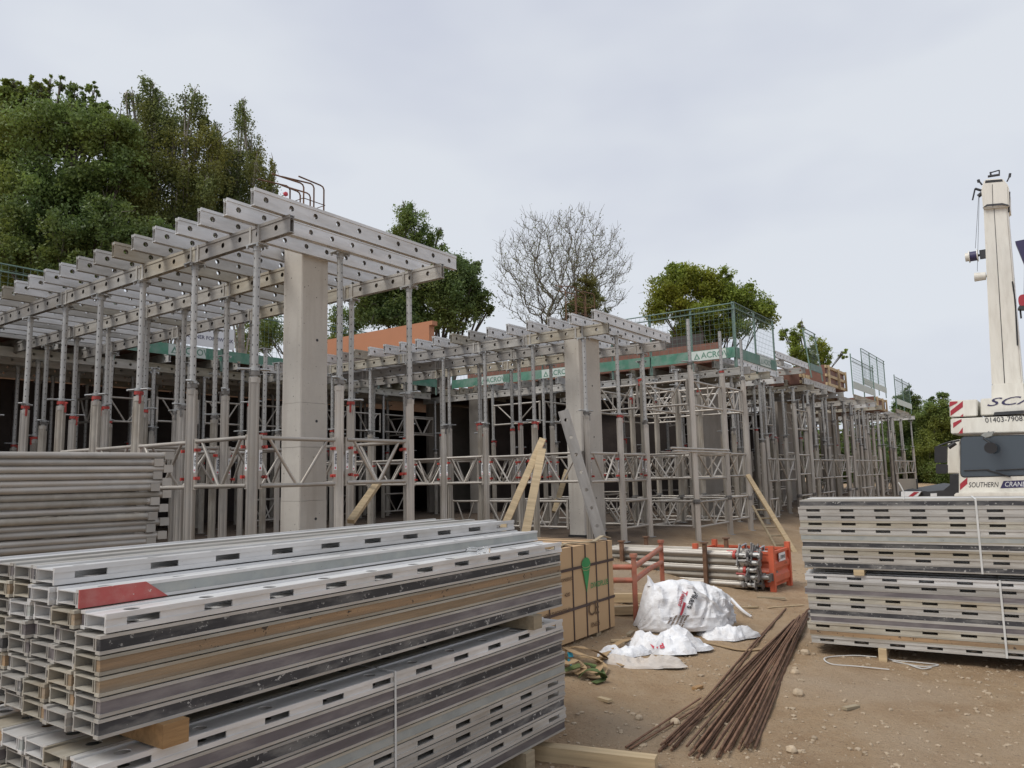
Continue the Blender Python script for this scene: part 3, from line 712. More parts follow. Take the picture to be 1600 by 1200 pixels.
AL = [.53, 1.72, 2.99, 4.1, 5.15, 6.38, 7.6, 8.8]
deck('left', 0, 4.484, 0, AL, [.27, 1.53, 2.76], 1.455, 2.66, 21, True)
deck('middle', 7.19, 4.38, 0, [.45, 1.62, 2.83, 3.96, 4.9, 6.2, 7.5, 8.7], [7.42, 8.70, 9.93], 1.365, 2.54, 21, True)
for i, (a0, a1, bb) in enumerate(((2.83, 1.62, 8.7), (3.96, 2.83, 8.7), (1.62, .45, 9.93), (2.83, 1.62, 9.93), (3.96, 2.83, 9.93), (4.9, 3.96, 8.7), (4.9, 3.96, 9.93))):
    frame((a0, bb), (a1, bb), .42, f'{ORD[i]} low frame near the ground deep under the middle deck', 'low frames under the middle deck', parts=False)
for i, aa in enumerate((.45, 2.83, 3.96)):
    frame((aa, 8.7), (aa, 9.93), .42, f'{ORD[i]} low cross frame near the ground beneath the middle deck', 'low frames under the middle deck', parts=False)

# ------------------------------------------------------------------ concrete columns with their steel
def column(label, a0, a1, b0, b1, z0, z1, rebar=True, seams=(), shoe=False, parts=True):
    cm = 'concrete' if parts else 'concrete_shade'
    base = P((a0+a1)/2, (b0+b1)/2, z0); w, d, h = b1-b0, a1-a0, z1-z0
    t = thing('concrete_column', label, 'column', base, (0, 0, RB), 'cast concrete columns')
    mb = MB(); c = .012; prof = [(-w/2+c, -d/2), (w/2-c, -d/2), (w/2, -d/2+c), (w/2, d/2-c), (w/2-c, d/2), (-w/2+c, d/2), (-w/2, d/2-c), (-w/2, -d/2+c)]
    zz = [0]+list(seams)+[h]
    for i in range(len(zz)-1):
        e = .0025*(i % 2); pr = [(x-math.copysign(e, x), y-math.copysign(e, y)) for x, y in prof]; mb.extrude(pr, zz[i], zz[i+1]-.003)
    obj('shaft', mb.mesh('shaft', cm), t)
    if parts:
        for z in (.82, 2.05, 3.1):
            if z < h:
                mb = MB(); mb.tube((w*.08, -d/2-.0035, z), (w*.08, -d/2+.02, z), .018, n=12); obj('tie_hole', mb.mesh('tie_hole', 'black'), t)
    if shoe:
        mb = MB(); mb.box(-w/2-.02, w/2+.02, -d/2-.02, d/2+.02, -.02, .12); obj('kicker', mb.mesh('kicker', 'rubber'), t)
    if rebar:
        for i in range(6):
            x = -w/2+.05+(w-.1)*(i % 3)/2; y = -d/2+.05+(d-.1)*(i//3)
            top = h+.85+random.uniform(-.06, .05); bend = -random.uniform(.35, .5)
            mb = MB(); mb.path([(x, y, h-.3), (x, y, top-.05), (x-.015, y+.004, top-.015), (x-.05, y+.01, top), (x+bend, y+random.uniform(-.1, .1), top-.02+random.uniform(-.03, .03))], .0105, 7)
            obj('starter_bar', mb.mesh('starter_bar', 'rust'), t)
        for z in (.35, .6):
            mb = MB(); q = [(-w/2+.04, -d/2+.04), (w/2-.04, -d/2+.04), (w/2-.04, d/2-.04), (-w/2+.04, d/2-.04), (-w/2+.04, -d/2+.04)]
            mb.path([(x, y, h+z) for x, y in q], .006, 6); obj('link_bar', mb.mesh('link_bar', 'rust'), t)
    return t
c1 = column('pale concrete column with lift joints, nearest, under the left deck', 1.0, 1.38, 1.29, 1.725, .2, 4.56, True, (1.05, 1.72, 2.28))
mb = MB(); mb.add((ICV*.035).tolist(), ICF); obj('safety_cap', mb.mesh('safety_cap', 'red_print'), c1, (-.36, -.02, 4.99))
column('smooth grey concrete column on a dark kicker under the middle deck', 1.0, 1.35, 8.17, 9.02, .2, 4.42, True, (), True)

# ------------------------------------------------------------------ deck behind and decks to the right
def barrier(p, q, z, label, h=1.45, toe=.27, sign=None, npost=2, lean=0, toe_m='green_board', fr='green_old', post_ext=.0):
    A_, B_ = P(*p), P(*q); d = B_-A_; L = d.length; dn = d.normalized()
    t = thing('mesh_barrier', label, 'barrier', (A_.x, A_.y, z), (lean, 0, math.atan2(dn.y, dn.x)), 'edge protection barriers')
    for zz in (h-.02, h-.17):
        mb = MB(); mb.tube((0, 0, zz), (L, 0, zz), .016, n=6); obj('rail', mb.mesh('rail', fr), t)
    for i in range(npost):
        x = L*i/(npost-1); mb = MB(); mb.box(x-.022, x+.022, .02, .06, -.25, h+post_ext); obj('post', mb.mesh('post', fr), t)
    if toe:
        mb = MB(); mb.box(.01, L-.01, -.012, .012, 0, toe); tb = obj('toe_board', mb.mesh('toe_board', toe_m), t)
        if sign:
            for sx in sign:
                mb = MB(); mb.box(sx, sx+.95, -.017, -.0135, .01, toe-.01); obj('sign', mb.mesh('sign', 'sign_dirty'), tb)
                mb = MB(); mb.add([(sx+.06, -.019, .05), (sx+.24, -.019, .05), (sx+.15, -.019, .22)], [(0, 1, 2)]); mb.cur = 1; mb.add([(sx+.11, -.0205, .07), (sx+.19, -.0205, .07), (sx+.15, -.0205, .15)], [(0, 1, 2)])
                obj('sign', mb.mesh('sign_emblem', 'green_board', 'sign_dirty'), tb)
                obj('sign', text_mesh('ACROW', .22, 'green_board', key='L', bold=.004), tb, (sx+.27, -.019, .135), (rad(90), 0, 0))
    mb = MB(); n = int(L/.13)
    for i in range(1, n): mb.tube((L*i/n, 0, toe), (L*i/n, 0, h-.02), .0032, n=4, cap=False)
    for i in range(1, 9): zz = toe+(h-toe)*i/9; mb.tube((0, 0, zz), (L, 0, zz), .0032, n=4, cap=False)
    tag(obj('wire_mesh', mb.mesh('wire_mesh', fr), t), kind='stuff'); return t

ZS = 4.40
for i in range(34):
    b = -5.6+i*.6
    beam('deck_joist', f'{ORD[i]} joist from the left along the edge of the rear deck', P(9.85+random.uniform(-.06, .1), b, ZS), RA, 'joists of the rear deck', pick_alu(), 'strip_timber')
for k, aa in enumerate((10.25, 11.3, 12.4, 13.5)):
    for i in range(6):
        beam('bearer_beam', f'{ORD[i]} bearer from the left in {ORD[k]} line below the rear deck', P(aa, -5.9+i*3.32, ZS-BH-.002), RB, 'bearers of the rear deck', pick_alu(), 'strip_dark')
    for i in range(17):
        b = -5.3+i*1.22+random.uniform(-.1, .1)
        prop(aa, b, 2.1+random.uniform(-.2, .5), ZS-BH*1.5-.02, f'{ORD[i]} prop from the left in {ORD[k]} row below the rear deck', 'props below the rear deck', dirty=True)
for i in range(16):
    b = -5.3+i*1.22
    if i % 4 != 1: frame((10.25, b), (10.25, b+1.22), (1.5, 1.5, .5, 2.9)[i % 4], f'{ORD[i]} frame from the left along the rear deck edge', 'brace frames below the rear deck', parts=False)
    if i > 7: frame((10.25, b), (10.25, b+1.22), 2.95, f'high frame at the {ORD[i]} bay along the rear deck edge', 'brace frames below the rear deck', parts=False)
    if i > 5 and i % 2: frame((11.3, b), (10.25, b), random.choice((1.5, 2.9, .5)), f'{ORD[i//2]} cross frame deep below the rear deck', 'brace frames below the rear deck', parts=False)
for i, (a_, b_) in enumerate(((5.6, 4.1), (6.9, 4.1), (8.2, 4.1), (6.9, 5.4), (8.2, 5.4), (9.3, 5.4), (8.6, 6.3), (9.4, 4.0))):
    prop(a_, b_, random.uniform(2.2, 2.7), 4.05, f'{ORD[i]} prop from the front standing in the gap between the left and middle decks', 'props in the gap between the front decks')
sheet = MB(); sheet.box(0, 2.39, 0, 1.19, 0, .021); SHEET = sheet.mesh('deck_sheet', 'ply_brown')
def decking(name, label, a0, b0, na, nb, z):
    t = thing(name, label, 'decking', P(a0, b0, z), (0, 0, RB), 'plywood decking')
    for i in range(na):
        for j in range(nb): obj('deck_sheet', SHEET, t, (j*2.4, i*1.2, random.uniform(0, .002)))
decking('plywood_decking', 'brown plywood sheets laid over the rear deck joists', 10.05, -8, 6, 20, ZS+BH/2+.003)
# walls in the shade below
def wall(name, label, a0, b0, n, w, z0, z1, m, along='B', pm=.03):
    t = thing(name, label, 'wall', P(a0, b0, z0), (0, 0, RB if along == 'B' else RA))
    mb = MB(); mb.box(0, w-.012, 0, .12, 0, z1-z0); me = mb.mesh('panel', m)
    for i in range(n): obj('panel', me, t, (i*w, random.uniform(0, .012), 0))
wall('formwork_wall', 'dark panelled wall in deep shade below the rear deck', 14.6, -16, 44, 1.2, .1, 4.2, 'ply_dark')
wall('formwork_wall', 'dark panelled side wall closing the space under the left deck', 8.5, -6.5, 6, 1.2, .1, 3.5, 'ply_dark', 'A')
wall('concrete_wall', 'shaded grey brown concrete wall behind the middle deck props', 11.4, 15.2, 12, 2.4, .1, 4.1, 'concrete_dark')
wall('formwork_wall', 'added dark cross wall of panels standing in for shade below the third deck', 3.6, 19.2, 5, 1.2, .1, 4.1, 'ply_dark', 'A')  # dark panels added to shut off the bright view under the deck
wall('formwork_wall', 'added dark cross wall standing in for shade farther along below the right decks', 3.2, 31.0, 5, 1.2, .1, 4.1, 'ply_dark', 'A')  # second added wall, darkening the depth farther along
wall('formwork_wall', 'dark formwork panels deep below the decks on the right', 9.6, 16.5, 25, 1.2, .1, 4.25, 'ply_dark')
for i in range(7):
    b1 = 13.9-i*2.65; x = [1.1] if i in (0, 2) else ([.25] if i == 3 else None)
    barrier((9.85, b1-2.62), (9.85, b1), 4.46, f'{ORD[i]} green mesh barrier from the inner corner along the rear deck edge', 1.42, .27, [2.62-1.4] if i in (1, 3) else None)
ban = thing('banner', 'white banner with black lettering hung on the rear deck barrier', 'banner', P(9.80, 4.9, 4.76), (0, 0, RB))
mb = MB(); mb.box(-.02, 1.34, -.008, 0, 0, .52); obj('sheet', mb.mesh('sheet', 'white_sign'), ban)
obj('lettering', text_mesh('BONNER FORMWORK', .128, 'navy', bold=.002), ban, (.66, -.0105, .21), (rad(90), 0, 0))

NA = ['third', 'fourth', 'fifth', 'sixth']
FLD = [(14.55, 3.55, 4.335), (21.0, 4.3, 4.41), (28.6, 4.6, 4.42), (38.4, 4.0, 4.40)]
for f_, (b0, L, zj) in enumerate(FLD):
    nm = NA[f_]
    for i in range(13):
        beam('deck_joist', f'{ORD[i]} joist back from the front of the {nm} deck from the left', P(i*.62, b0+random.uniform(-.05, .05), zj), RB, 'joists of the right hand decks', pick_alu(), 'strip_timber', L)
    for k in range(3):
        bb = b0+.35+k*(L-.7)/2
        for i in range(2):
            beam('bearer_beam', f'{["front", "rear"][i]} bearer in {ORD[k]} line under the {nm} deck from the left', P(-.3+i*3.9+random.uniform(-.1, .1), bb, zj-BH-.002), RA, 'bearers of the right hand decks', pick_alu(), 'strip_dark', 3.8)
    decking('plywood_decking', f'brown plywood sheets on the {nm} deck from the left', .62, b0+.25, 6, int(L/2.4) or 1, zj+BH/2+.003)
for k, (b0, nb) in enumerate(((18.2, 1), (25.4, 1), (33.3, 2), (14.8, 13))):  # sheets added over gaps and back strip to darken the space below
    decking('plywood_decking', f'added brown plywood sheets shading the interior, {("gap after the third deck", "gap after the fourth deck", "gap after the fifth deck", "long strip at the back of the right decks")[k]}', .9 if k < 3 else 7.9, b0, 6 if k < 3 else 2, nb, 4.36+.06*(k == 3))
beam('bearer_beam', 'long bearer across the gap left of the third deck', P(4.2, 14.3, 4.09), RA, 'bearers of the right hand decks', 'alu', 'strip_dark', 3.3)
beam('bearer_beam', 'inner long bearer across the gap toward the rear deck corner', P(7.5, 14.3, 4.09), RA, 'bearers of the right hand decks', 'alu', 'strip_dark', 3.3)
for i in range(9):
    beam('deck_joist', f'{ORD[i]} short joist poking out left of the third deck under the toe boards', P(4.6+i*.62, 13.95+random.uniform(-.1, .1), 4.29), RB, 'joists of the right hand decks', pick_alu(), 'strip_timber')
for i in range(4):
    a1 = 9.6-i*2.42
    barrier((a1, 14.36), (a1-2.40, 14.36), 4.43, f'{ORD[i]} green mesh barrier from the inner corner along the left edge of the third deck', 1.46, .28, [1.2] if i in (0, 1, 3) else None, 3)
barrier((-.05, 14.44), (-.05, 17.9), 4.43, 'green mesh barrier along the front edge of the third deck', 1.5, .28, [1.9], 3)
barrier((-.05, 21.9), (-.05, 23.4), 4.85, 'leaning green mesh barrier at the left end of the fourth deck', 1.5, .25, None, 2, rad(-6), 'green_old')
barrier((-.05, 28.4), (-.05, 32.9), 4.75, 'low mesh barrier with grey toe board on the fifth deck', 1.3, .3, None, 3, 0, 'sign_dirty', post_ext=.15)
barrier((.4, 33.0), (.4, 38.6), 5.35, 'tall mesh barrier standing highest on the far decks', 1.7, .3, None, 4, 0, 'sign_dirty')
barrier((-.05, 38.6), (-.05, 43.4), 4.75, 'farthest mesh barrier at the right end of the scaffold', 1.45, .3, None, 3, 0, 'sign_dirty', post_ext=.1)
# upstand joists and timber boxes on the decks
for i in range(6):
    beam('raised_joist', f'{ORD[i]} raised joist back from the front between third and fourth decks', P(i*.55, 18.0, 4.95), RB, 'raised joists between third and fourth decks', pick_alu(), 'strip_timber', 3.6)
for k in range(2):
    beam('raised_bearer', f'{["left", "right"][k]} bearer carrying the raised joists between third and fourth decks', P(-.1, 18.5+2.4*k, 4.745), RA, 'bearers of the raised joists', 'alu', 'strip_dark', 3.3)
def formwork_box(label, a0, b0, w, d, z0, h, nw):
    t = thing('formwork_box', label, 'formwork', P(a0, b0, z0), (0, 0, RB), 'timber formwork boxes on the decks')
    mb = MB(); mb.box(0, w, 0, d, 0, h); obj('panel', mb.mesh('panel', 'ply_brown'), t)
    for i in range(nw):
        z = .02+i*(h-.14)/(nw-1)
        mb = MB(); mb.box(-.06, w+.06, -.06, -.002, z, z+.1); obj('waler', mb.mesh('waler', 'timber'), t)
    for x in (.12, w*.55, w-.2):
        mb = MB(); mb.box(x, x+.09, -.13, -.062, 0, h*.98); obj('stud', mb.mesh('stud', 'timber'), t)
formwork_box('brown plywood box with pale timber walers on the fourth deck', .05, 24.2, 3.0, 2.5, 4.52, .78, 3)
formwork_box('small brown plywood box at the left end of the fourth deck', .2, 21.3, .9, 2, 4.35, .35, 2)
formwork_box('brown plywood beam box low beside the fifth deck', .1, 33.4, 2.6, 2, 4.2, .6, 2)
mb = MB(); mb.box(0, 3.68, -.09, .09, 0, .66)
ob = thing('edge_shutter', 'long plain orange formwork board standing on the middle deck', 'formwork', P(5.06, 8.3, 4.49), (0, 0, RA), None, mb.mesh('board', 'ply_orange'))
for z in (0, .56):
    mb = MB(); mb.box(-.10, 0.0, -.09, .09, z, z+.1); obj('batten', mb.mesh('batten', 'ply_orange'), ob)
mb = MB(); mb.box(0, 9.0, 0, .05, 0, .62)
thing('edge_shutter', 'dark red brown plywood upstand behind the third deck barrier', 'formwork', P(.8, 15.5, 4.46), (0, 0, RA), None, mb.mesh('board', 'ply_brown'))
mb = MB(); mb.box(0, 6.5, 0, .05, 0, .42)
thing('edge_shutter', 'black mesh faced panel above the red brown upstand', 'formwork', P(1.5, 16.2, 5.1), (0, 0, RA), None, mb.mesh('board', 'ply_dark'))
mb = MB(); mb.tube((0, 0, 0), (0, 0, 1.1), .17, n=14); thing('concrete_stub', 'pale round column stub above the far decks', 'column', P(1.5, 30.5, 4.5), (0, 0, 0), None, mb.mesh('shaft', 'concrete'))

# towers and props below the right hand decks
for i, (b, zt, zc) in enumerate(((10.8, 4.85, 3.85), (12.74, 4.85, 3.85), (14.18, 4.85, 3.82))):
    prop(-.25, b, zc, zt, f'tall two stage prop, {ORD[i]} from the left in the free standing tower front', 'props of the free standing tower', joint=.86+(.0, .02, -.04)[i], dirty=False, red=i == 1, head=False)
    prop(.95, b+.05, 3.6, 4.05, f'tall prop, {ORD[i]} from the left in the second row of the tower', 'props of the free standing tower', joint=.9, dirty=True)
    prop(2.2, b+.05, 3.4, 4.05, f'tall prop, {ORD[i]} from the left in the rear row of the tower', 'props of the free standing tower', joint=.9, dirty=True)
TB = (10.8, 12.74, 14.18)
for lv, z in enumerate((.32, 1.35, 2.95)):
    nmz = ('low', 'middle', 'high')[lv]
    for r, aa in enumerate((-.25, .95, 2.2)):
        for i in range(2): frame((aa, TB[i]), (aa, TB[i+1]), z+(0, .03)[i], f'{nmz} frame, {("left", "right")[i]} bay of the {ORD[r]} row of the tower', 'frames of the free standing tower', parts=r == 0, vert=True)
    for i in range(3):
        for r in range(2): frame(((-.25, .95, 2.2)[r+1], TB[i]), ((-.25, .95, 2.2)[r], TB[i]), z+.02, f'{nmz} cross frame at the {ORD[i]} prop line, bay {("front", "rear")[r]}, of the tower', 'frames of the free standing tower', parts=r == 0)
for k in range(2):
    mb = MB(); mb.tube((0, 0, 0), (3.3, 0, 0), .024, n=8); thing('scaffold_tube', f'{("upper", "lower")[k]} long tube laid across the tower at mid height', 'tube', P(-.30, 9.5+.1*k, 1.99-.06*k), (0, 0, RB), 'loose tubes on the tower', mb.mesh('scaffold_tube', 'alu_tube'))
FB = [16.16, 17.1, 19.05, 20.7, 21.9, 23.7, 25.8, 26.9, 28.0, 30.4, 33.0, 35.9, 37.6, 40.0, 42.3]
for i, b in enumerate(FB):
    zt = 4.05 if b > 20 else 4.03
    tw = i in (2, 3, 6, 7)
    prop(-.15 if tw else random.uniform(-.1, .15), b, 3.55 if tw else random.uniform(2.2, 2.6), zt, f'{ORD[i]} prop after the tower in the front row of the right decks', 'front row props of the right decks', joint=.7 if tw else None, dirty=random.random() < .3, red=False)
for i in range(len(FB)-1):
    if FB[i+1]-FB[i] > 2.75: continue
    for lv, z in enumerate((1.35, 2.75) if i in (2, 6) else (1.2,)):
        frame((-.12, FB[i]), (-.12, FB[i+1]), z, f'{("lower", "upper")[lv]} front frame after the {ORD[i]} prop of the right decks', 'front frames of the right decks', parts=False, vert=True, H=.6)
    if i % 2 == 0: frame((-.12, FB[i]), (-.12, FB[i+1]), .2, f'ground frame after the {ORD[i]} prop of the right decks', 'front frames of the right decks', parts=False, H=.5)
RB_ = [11.8, 13.3, 14.9, 16.5, 17.9, 19.6, 21.3, 23.0, 24.7, 26.6, 28.6, 30.5, 32.6, 34.8, 37.2, 39.8, 42.0]
RA_ = (.75, 1.75, 2.9, 4.3, 6.0)
RW = ('one', 'two', 'three', 'four', 'five')
for r, aa in enumerate(RA_):
    for i, b in enumerate(RB_):
        if b < 14.5 and r < 3: continue
        prop(aa+random.uniform(-.1, .1), b+random.uniform(-.2, .2), random.uniform(1.9, 2.8), 4.03, f'{ORD[i]} prop from the left in inner row {RW[r]} below the right decks', 'inner props below the right decks', dirty=True)
        if i and r < 4 and random.random() < .9:
            frame((aa, RB_[i-1]), (aa, b), random.choice((.35, 1.4, 1.5, 2.9)), f'inner frame left of the {ORD[i]} prop of row {RW[r]} below the right decks', 'inner frames below the right decks', parts=False)
        if r and random.random() < .6:
            frame((aa, b), (RA_[r-1], b), random.choice((.4, 1.5, 2.9)), f'inner cross frame before row {RW[r]} at the {ORD[i]} prop below the right decks', 'inner frames below the right decks', parts=False)
for i in range(24):
    b = 15.2+i*1.13
    prop(.35+random.uniform(-.12, .12), b, random.uniform(2.2, 3.4), 4.05, f'{ORD[i]} close set prop from the left just behind the front row of the right decks', 'close set props behind the front row', red=False)
    if i % 2 == 0: frame((.35, b), (.35, b+1.13), (.35, 2.85, 1.5)[(i//2) % 3], f'close set frame after the {ORD[i]} prop behind the front row of the right decks', 'close set frames behind the front row', parts=False, vert=True)
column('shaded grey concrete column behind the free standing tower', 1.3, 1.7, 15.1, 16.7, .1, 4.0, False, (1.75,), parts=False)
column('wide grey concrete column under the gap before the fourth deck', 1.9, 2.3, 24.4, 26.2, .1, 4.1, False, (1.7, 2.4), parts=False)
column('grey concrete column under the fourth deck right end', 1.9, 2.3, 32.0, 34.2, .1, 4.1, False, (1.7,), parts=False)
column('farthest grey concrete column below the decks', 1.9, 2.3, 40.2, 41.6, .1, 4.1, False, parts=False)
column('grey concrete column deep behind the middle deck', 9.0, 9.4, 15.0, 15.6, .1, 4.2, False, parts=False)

# ================================================================== stacks in front
def hit_plane(px, py, pt, n):
    d = ray(px, py); return EYE + d*((Vector(pt)-EYE).dot(n)/d.dot(n))
def dirs(deg): t = rad(deg); return Vector((math.cos(t), math.sin(t), 0)), Vector((math.sin(t), -math.cos(t), 0))
COLN = ['front', 'second', 'third', 'fourth', 'fifth', 'sixth', 'seventh']
STRIPN = {'strip_dark': 'a black strip', 'strip_purple': 'a plum grey strip', 'strip_timber': 'an orange timber strip', 'strip_old': 'a weathered timber strip', 'strip_grey': 'a grey green strip', None: 'slots'}
def bundle(name, deg, slot1, ncol, rows, z0, pitch, first=None, jit=.02):
    e, n = dirs(deg); F0 = Vector((slot1[0], slot1[1], 0)) - e*.1515
    for i, face in enumerate(rows):
        for j in range(ncol):
            c0 = first[i] if first else 0
            if j < c0: continue
            f_ = face if j == c0 else random.choice([None, 'strip_dark', 'strip_purple', 'strip_timber', 'strip_old', None, 'strip_grey'])
            off = random.uniform(-jit, jit)
            q = F0 - n*(.1+.207*j) + e*(off if j or first is None else off*.8)
            alu = 'alu' if f_ in ('strip_dark', 'strip_purple', None) else 'alu_dirty'
            if (i == 0 or (first and i < 3)) and f_ in (None, 'strip_grey'): alu = 'alu_clean'
            if f_ is None and j == c0 and i % 4 == 3: alu = 'alu_dirty'
            side = 'with slots' if f_ is None else f'with {STRIPN[f_]}'
            o = beam('stacked_beam', f'{COLN[j]} row beam, {ORD[i]} layer down, {name}, {side}', (q.x, q.y, z0-i*pitch), rad(deg), f'beams of the {name}', alu,
                     f_ or random.choice(['strip_dark', 'strip_purple']), rx=rad(90 if f_ else -90))
            if name.startswith('upper near') and i == 1 and j == 1:
                mb = MB(); mb.box(-.003, .37, -.0362, .0362, BH/2-.006, BH/2+.0012)
                mb.v = [(x - (.10*(y+.036)/.072 if x > .1 else 0), y, z) for x, y, z in mb.v]
                obj('painted_end', mb.mesh('painted_end', 'red_faded'), o)
    return F0, e, n
FD = 54.7
UPF = [None, 'strip_grey', None, 'strip_dark', 'strip_timber', 'strip_old', 'strip_purple', 'strip_dark']
F0, FE, FN = bundle('upper near stack', FD, (-1.489, 3.08), 6, UPF, .974+2*.0768, .0768, [2, 1, 0, 0, 0, 0, 0, 0])
LOF = [None, 'strip_purple', 'strip_dark', 'strip_purple', 'strip_grey', None, None, 'strip_dark', None, 'strip_purple']
bundle('lower near stack', FD, (-1.489, 3.08), 6, LOF, .426, .0768)
def bearer(label, q, n, w, h, L, m='timber_wet', name='timber_bearer'):
    mb = MB(); mb.box(-w/2, w/2, -L, 0, -h/2, h/2)
    return thing(name, label, 'timber', q, (0, 0, math.atan2(n.y, n.x)-math.pi/2), 'timber bearers under the beam stacks', mb.mesh('timber_bearer', m))
pz = (.974-5*.0768-.0355+.426+.0355)/2; gap = .974-5*.0768-.0355-.426-.0355-.002
for k, (px, py, m, lab) in enumerate(((266, 1134, 'timber_wet', 'orange squared timber between the near bundles at their left end'), (832, 974, 'timber_grey', 'weathered timber between the near bundles at their right end'))):
    q = hit_plane(px, py, F0, FN); s = (q-F0).dot(FE)
    p = F0 + FE*s + FN*.045; bearer(lab, (p.x, p.y, pz), FN, .11 if k == 0 else .10, gap, 1.35, m)
for k, s in enumerate((.6, 2.8)):
    p = F0 + FE*s + FN*.03; zb = .426-9*.0768-.0355; zg = gz(p.x, p.y)-.03
    bearer(f'{("left", "right")[k]} ground timber under the lower near bundle', (p.x, p.y, (zb+zg)/2-.001), FN, .1, zb-zg-.002, 1.35, 'timber_grey')
q = hit_plane(617, 1045, F0, FN); s = (q-F0).dot(FE); p = F0+FE*s
def band(label, p, n, e, z0, z1, depth, w=.014):
    mb = MB(); pts = [Vector((0, 0, z0)), Vector((0, 0, z1)), Vector((0, 0, z1))-n*.001, -n*depth+Vector((0, 0, z1+.002))]
    a = e*(w/2)
    mb.ribbon([n*.004+Vector((0, 0, z0)), n*.004+Vector((0, 0, z1))], w, .002, e)
    mb.ribbon([n*.004+Vector((0, 0, z1+.002)), -n*depth+Vector((0, 0, z1+.002))], w, .002, e)
    return thing('packing_strap', label, 'strap', (p.x, p.y, 0), (0, 0, 0), 'white straps around the beam bundles', mb.mesh('packing_strap', 'strap_white'))
band('white plastic strap around the lower near bundle', p, FN, FE, -.25, .4645, 1.2)
# clear safety glasses left on the stack
gq = F0 + FE*2.42 - FN*.075; gzz = .974+.012
g = thing('safety_glasses', 'clear plastic safety glasses lying on the near stack', 'glasses', (gq.x, gq.y, gzz), (0, 0, rad(5)))
for s in (-1, 1):
    mb = MB(); pts = [(s*(.010+.065*t), -.02*math.sin(t*3.1), .055+.008*math.sin(t*3.1)) for t in np.linspace(0, 1, 7)]
    low = [(x, y, .002+.03*(1-min(1, abs(x)/.02))) for x, y, z in pts]; mb.add(pts+low, [(i, i+1, 8+i, 7+i) for i in range(6)], True); obj('lens', mb.mesh('lens', 'clear'), g)
    mb = MB(); mb.path([(s*.076, 0, .05), (s*.082, .05, .045), (s*.07, .12, .01)], .0035, 5); mb.path(pts, .003, 5); mb.path(low, .0025, 5); obj('temple', mb.mesh('temple', 'clear'), g)
mb = MB(); mb.path([(-.012, 0, .055), (0, -.004, .035), (.012, 0, .055)], .003, 5); obj('bridge', mb.mesh('bridge', 'clear'), g)

RD = -29.1
UR = ['strip_dark', None, None, None, None, 'strip_grey', 'strip_dark', None, None, 'strip_dark']
LR = [None, None, 'strip_purple', None, None, 'strip_dark', 'strip_purple', None, 'strip_timber', None]
G0, GE, GN = bundle('upper right stack', RD, (3.228, 8.266), 5, UR, 1.058+.0718, .0718, None, .015)
bundle('lower right stack', RD, (3.245, 8.262), 5, LR, .352, .0718, None, .03)
zt = 1.058-8*.0718-.0359; zl = .352+.0359
for k, (px, py) in enumerate(((1342, 892), (1900, 900))):
    q = hit_plane(px, py, G0, GN); p = G0+GE*((q-G0).dot(GE) if k == 0 else 2.7)+GN*.02
    bearer(f'{("left", "right")[k]} squared timber between the right hand bundles', (p.x, p.y, (zt+zl)/2), GN, .10, zt-zl-.002, 1.1, 'timber')
for k, px in enumerate((1379, 0)):
    q = hit_plane(px or 1500, 1015, G0, GN); p = G0+GE*((q-G0).dot(GE) if k == 0 else 2.75)+GN*.06; zb = .352-9*.0718-.0359; zg = gz(p.x, p.y)-.03
    bearer(f'{("left", "right")[k]} upright timber block under the lower right bundle', (p.x, p.y, (zb+zg)/2-.001), GN, .075, zb-zg-.002, 1.1, 'timber')
for k, (px, py, z0, z1) in enumerate(((1526, 800, zt, 1.168), (1566, 950, -.33, .39))):
    q = hit_plane(px, py, G0, GN); p = G0+GE*(q-G0).dot(GE)
    band(f'white plastic strap around the {("upper", "lower")[k]} right bundle', p, GN, GE, z0, z1, 1.0, .018)
mb = MB(); p = G0+GE*1.02; mb.path([GN*.004+Vector((0, 0, 1.17)), Vector((.01, .0, 1.24)), Vector((-.02, .0, 1.31)), Vector((-.035, .01, 1.345))], .007, 5)
thing('strap_tail', 'loose white strap end sticking up above the right stack', 'strap', (p.x, p.y, 0), (0, 0, 0), None, mb.mesh('strap_tail', 'strap_white'))

# stack of brace frames on the left
LE, LN = dirs(43.5); tip = at(259, 711, 6.0)
lug = MB(); lug.box(-.005, .062, -.036, .036, -.03, .03); lug.tube((-.04, 0, 0), (0, 0, 0), .024, .03, 8); LUG = lug.mesh('end_lug', 'alu_tube')
LF = {}
for m in ('alu_tube', 'alu_tube_dirty'):
    mb = MB(); mb.tube((0, 0, 0), (2.6, 0, 0), .0255, n=12); LF[m] = mb.mesh('long_tube', m)
mb = MB()
for x in (.5, 1.3, 2.1): mb.tube((x-.35, 0, 0), (x, .55, 0), .018, n=6); mb.tube((x+.35, 0, 0), (x, .55, 0), .018, n=6)
LDI = mb.mesh('diagonals', 'alu_tube_dirty')
nst = int((tip.z-ground(tip.x, tip.y)-.06)/.0515)+1
for i in range(nst):
    back = (i % 2)*-.0; sh = (.0 if i % 2 == 0 else -.085)-.0035*i+random.uniform(-.01, .01)
    o = tip + LE*(sh-2.6) - LN*(.0 if i % 2 == 0 else -.004) + Vector((0, 0, -i*.0515))
    m = 'alu_tube' if i in (0, 10, 11, 12) else random.choice(['alu_tube_dirty', 'alu_tube', 'alu_tube'])
    t = thing('bundled_frame', f'{ORD[i]} brace frame from the top of the frame stack at the left edge', 'frame', o, (0, random.uniform(-.003, .003), rad(43.5)+random.uniform(-.006, .006)), 'brace frames stacked at the left edge')
    obj('long_tube', LF[m], t); obj('long_tube', LF[m], t, (.02, .55, 0)); obj('end_lug', LUG, t, (2.6, 0, 0)); obj('end_lug', LUG, t, (2.6, .55, 0)); obj('diagonals', LDI, t)

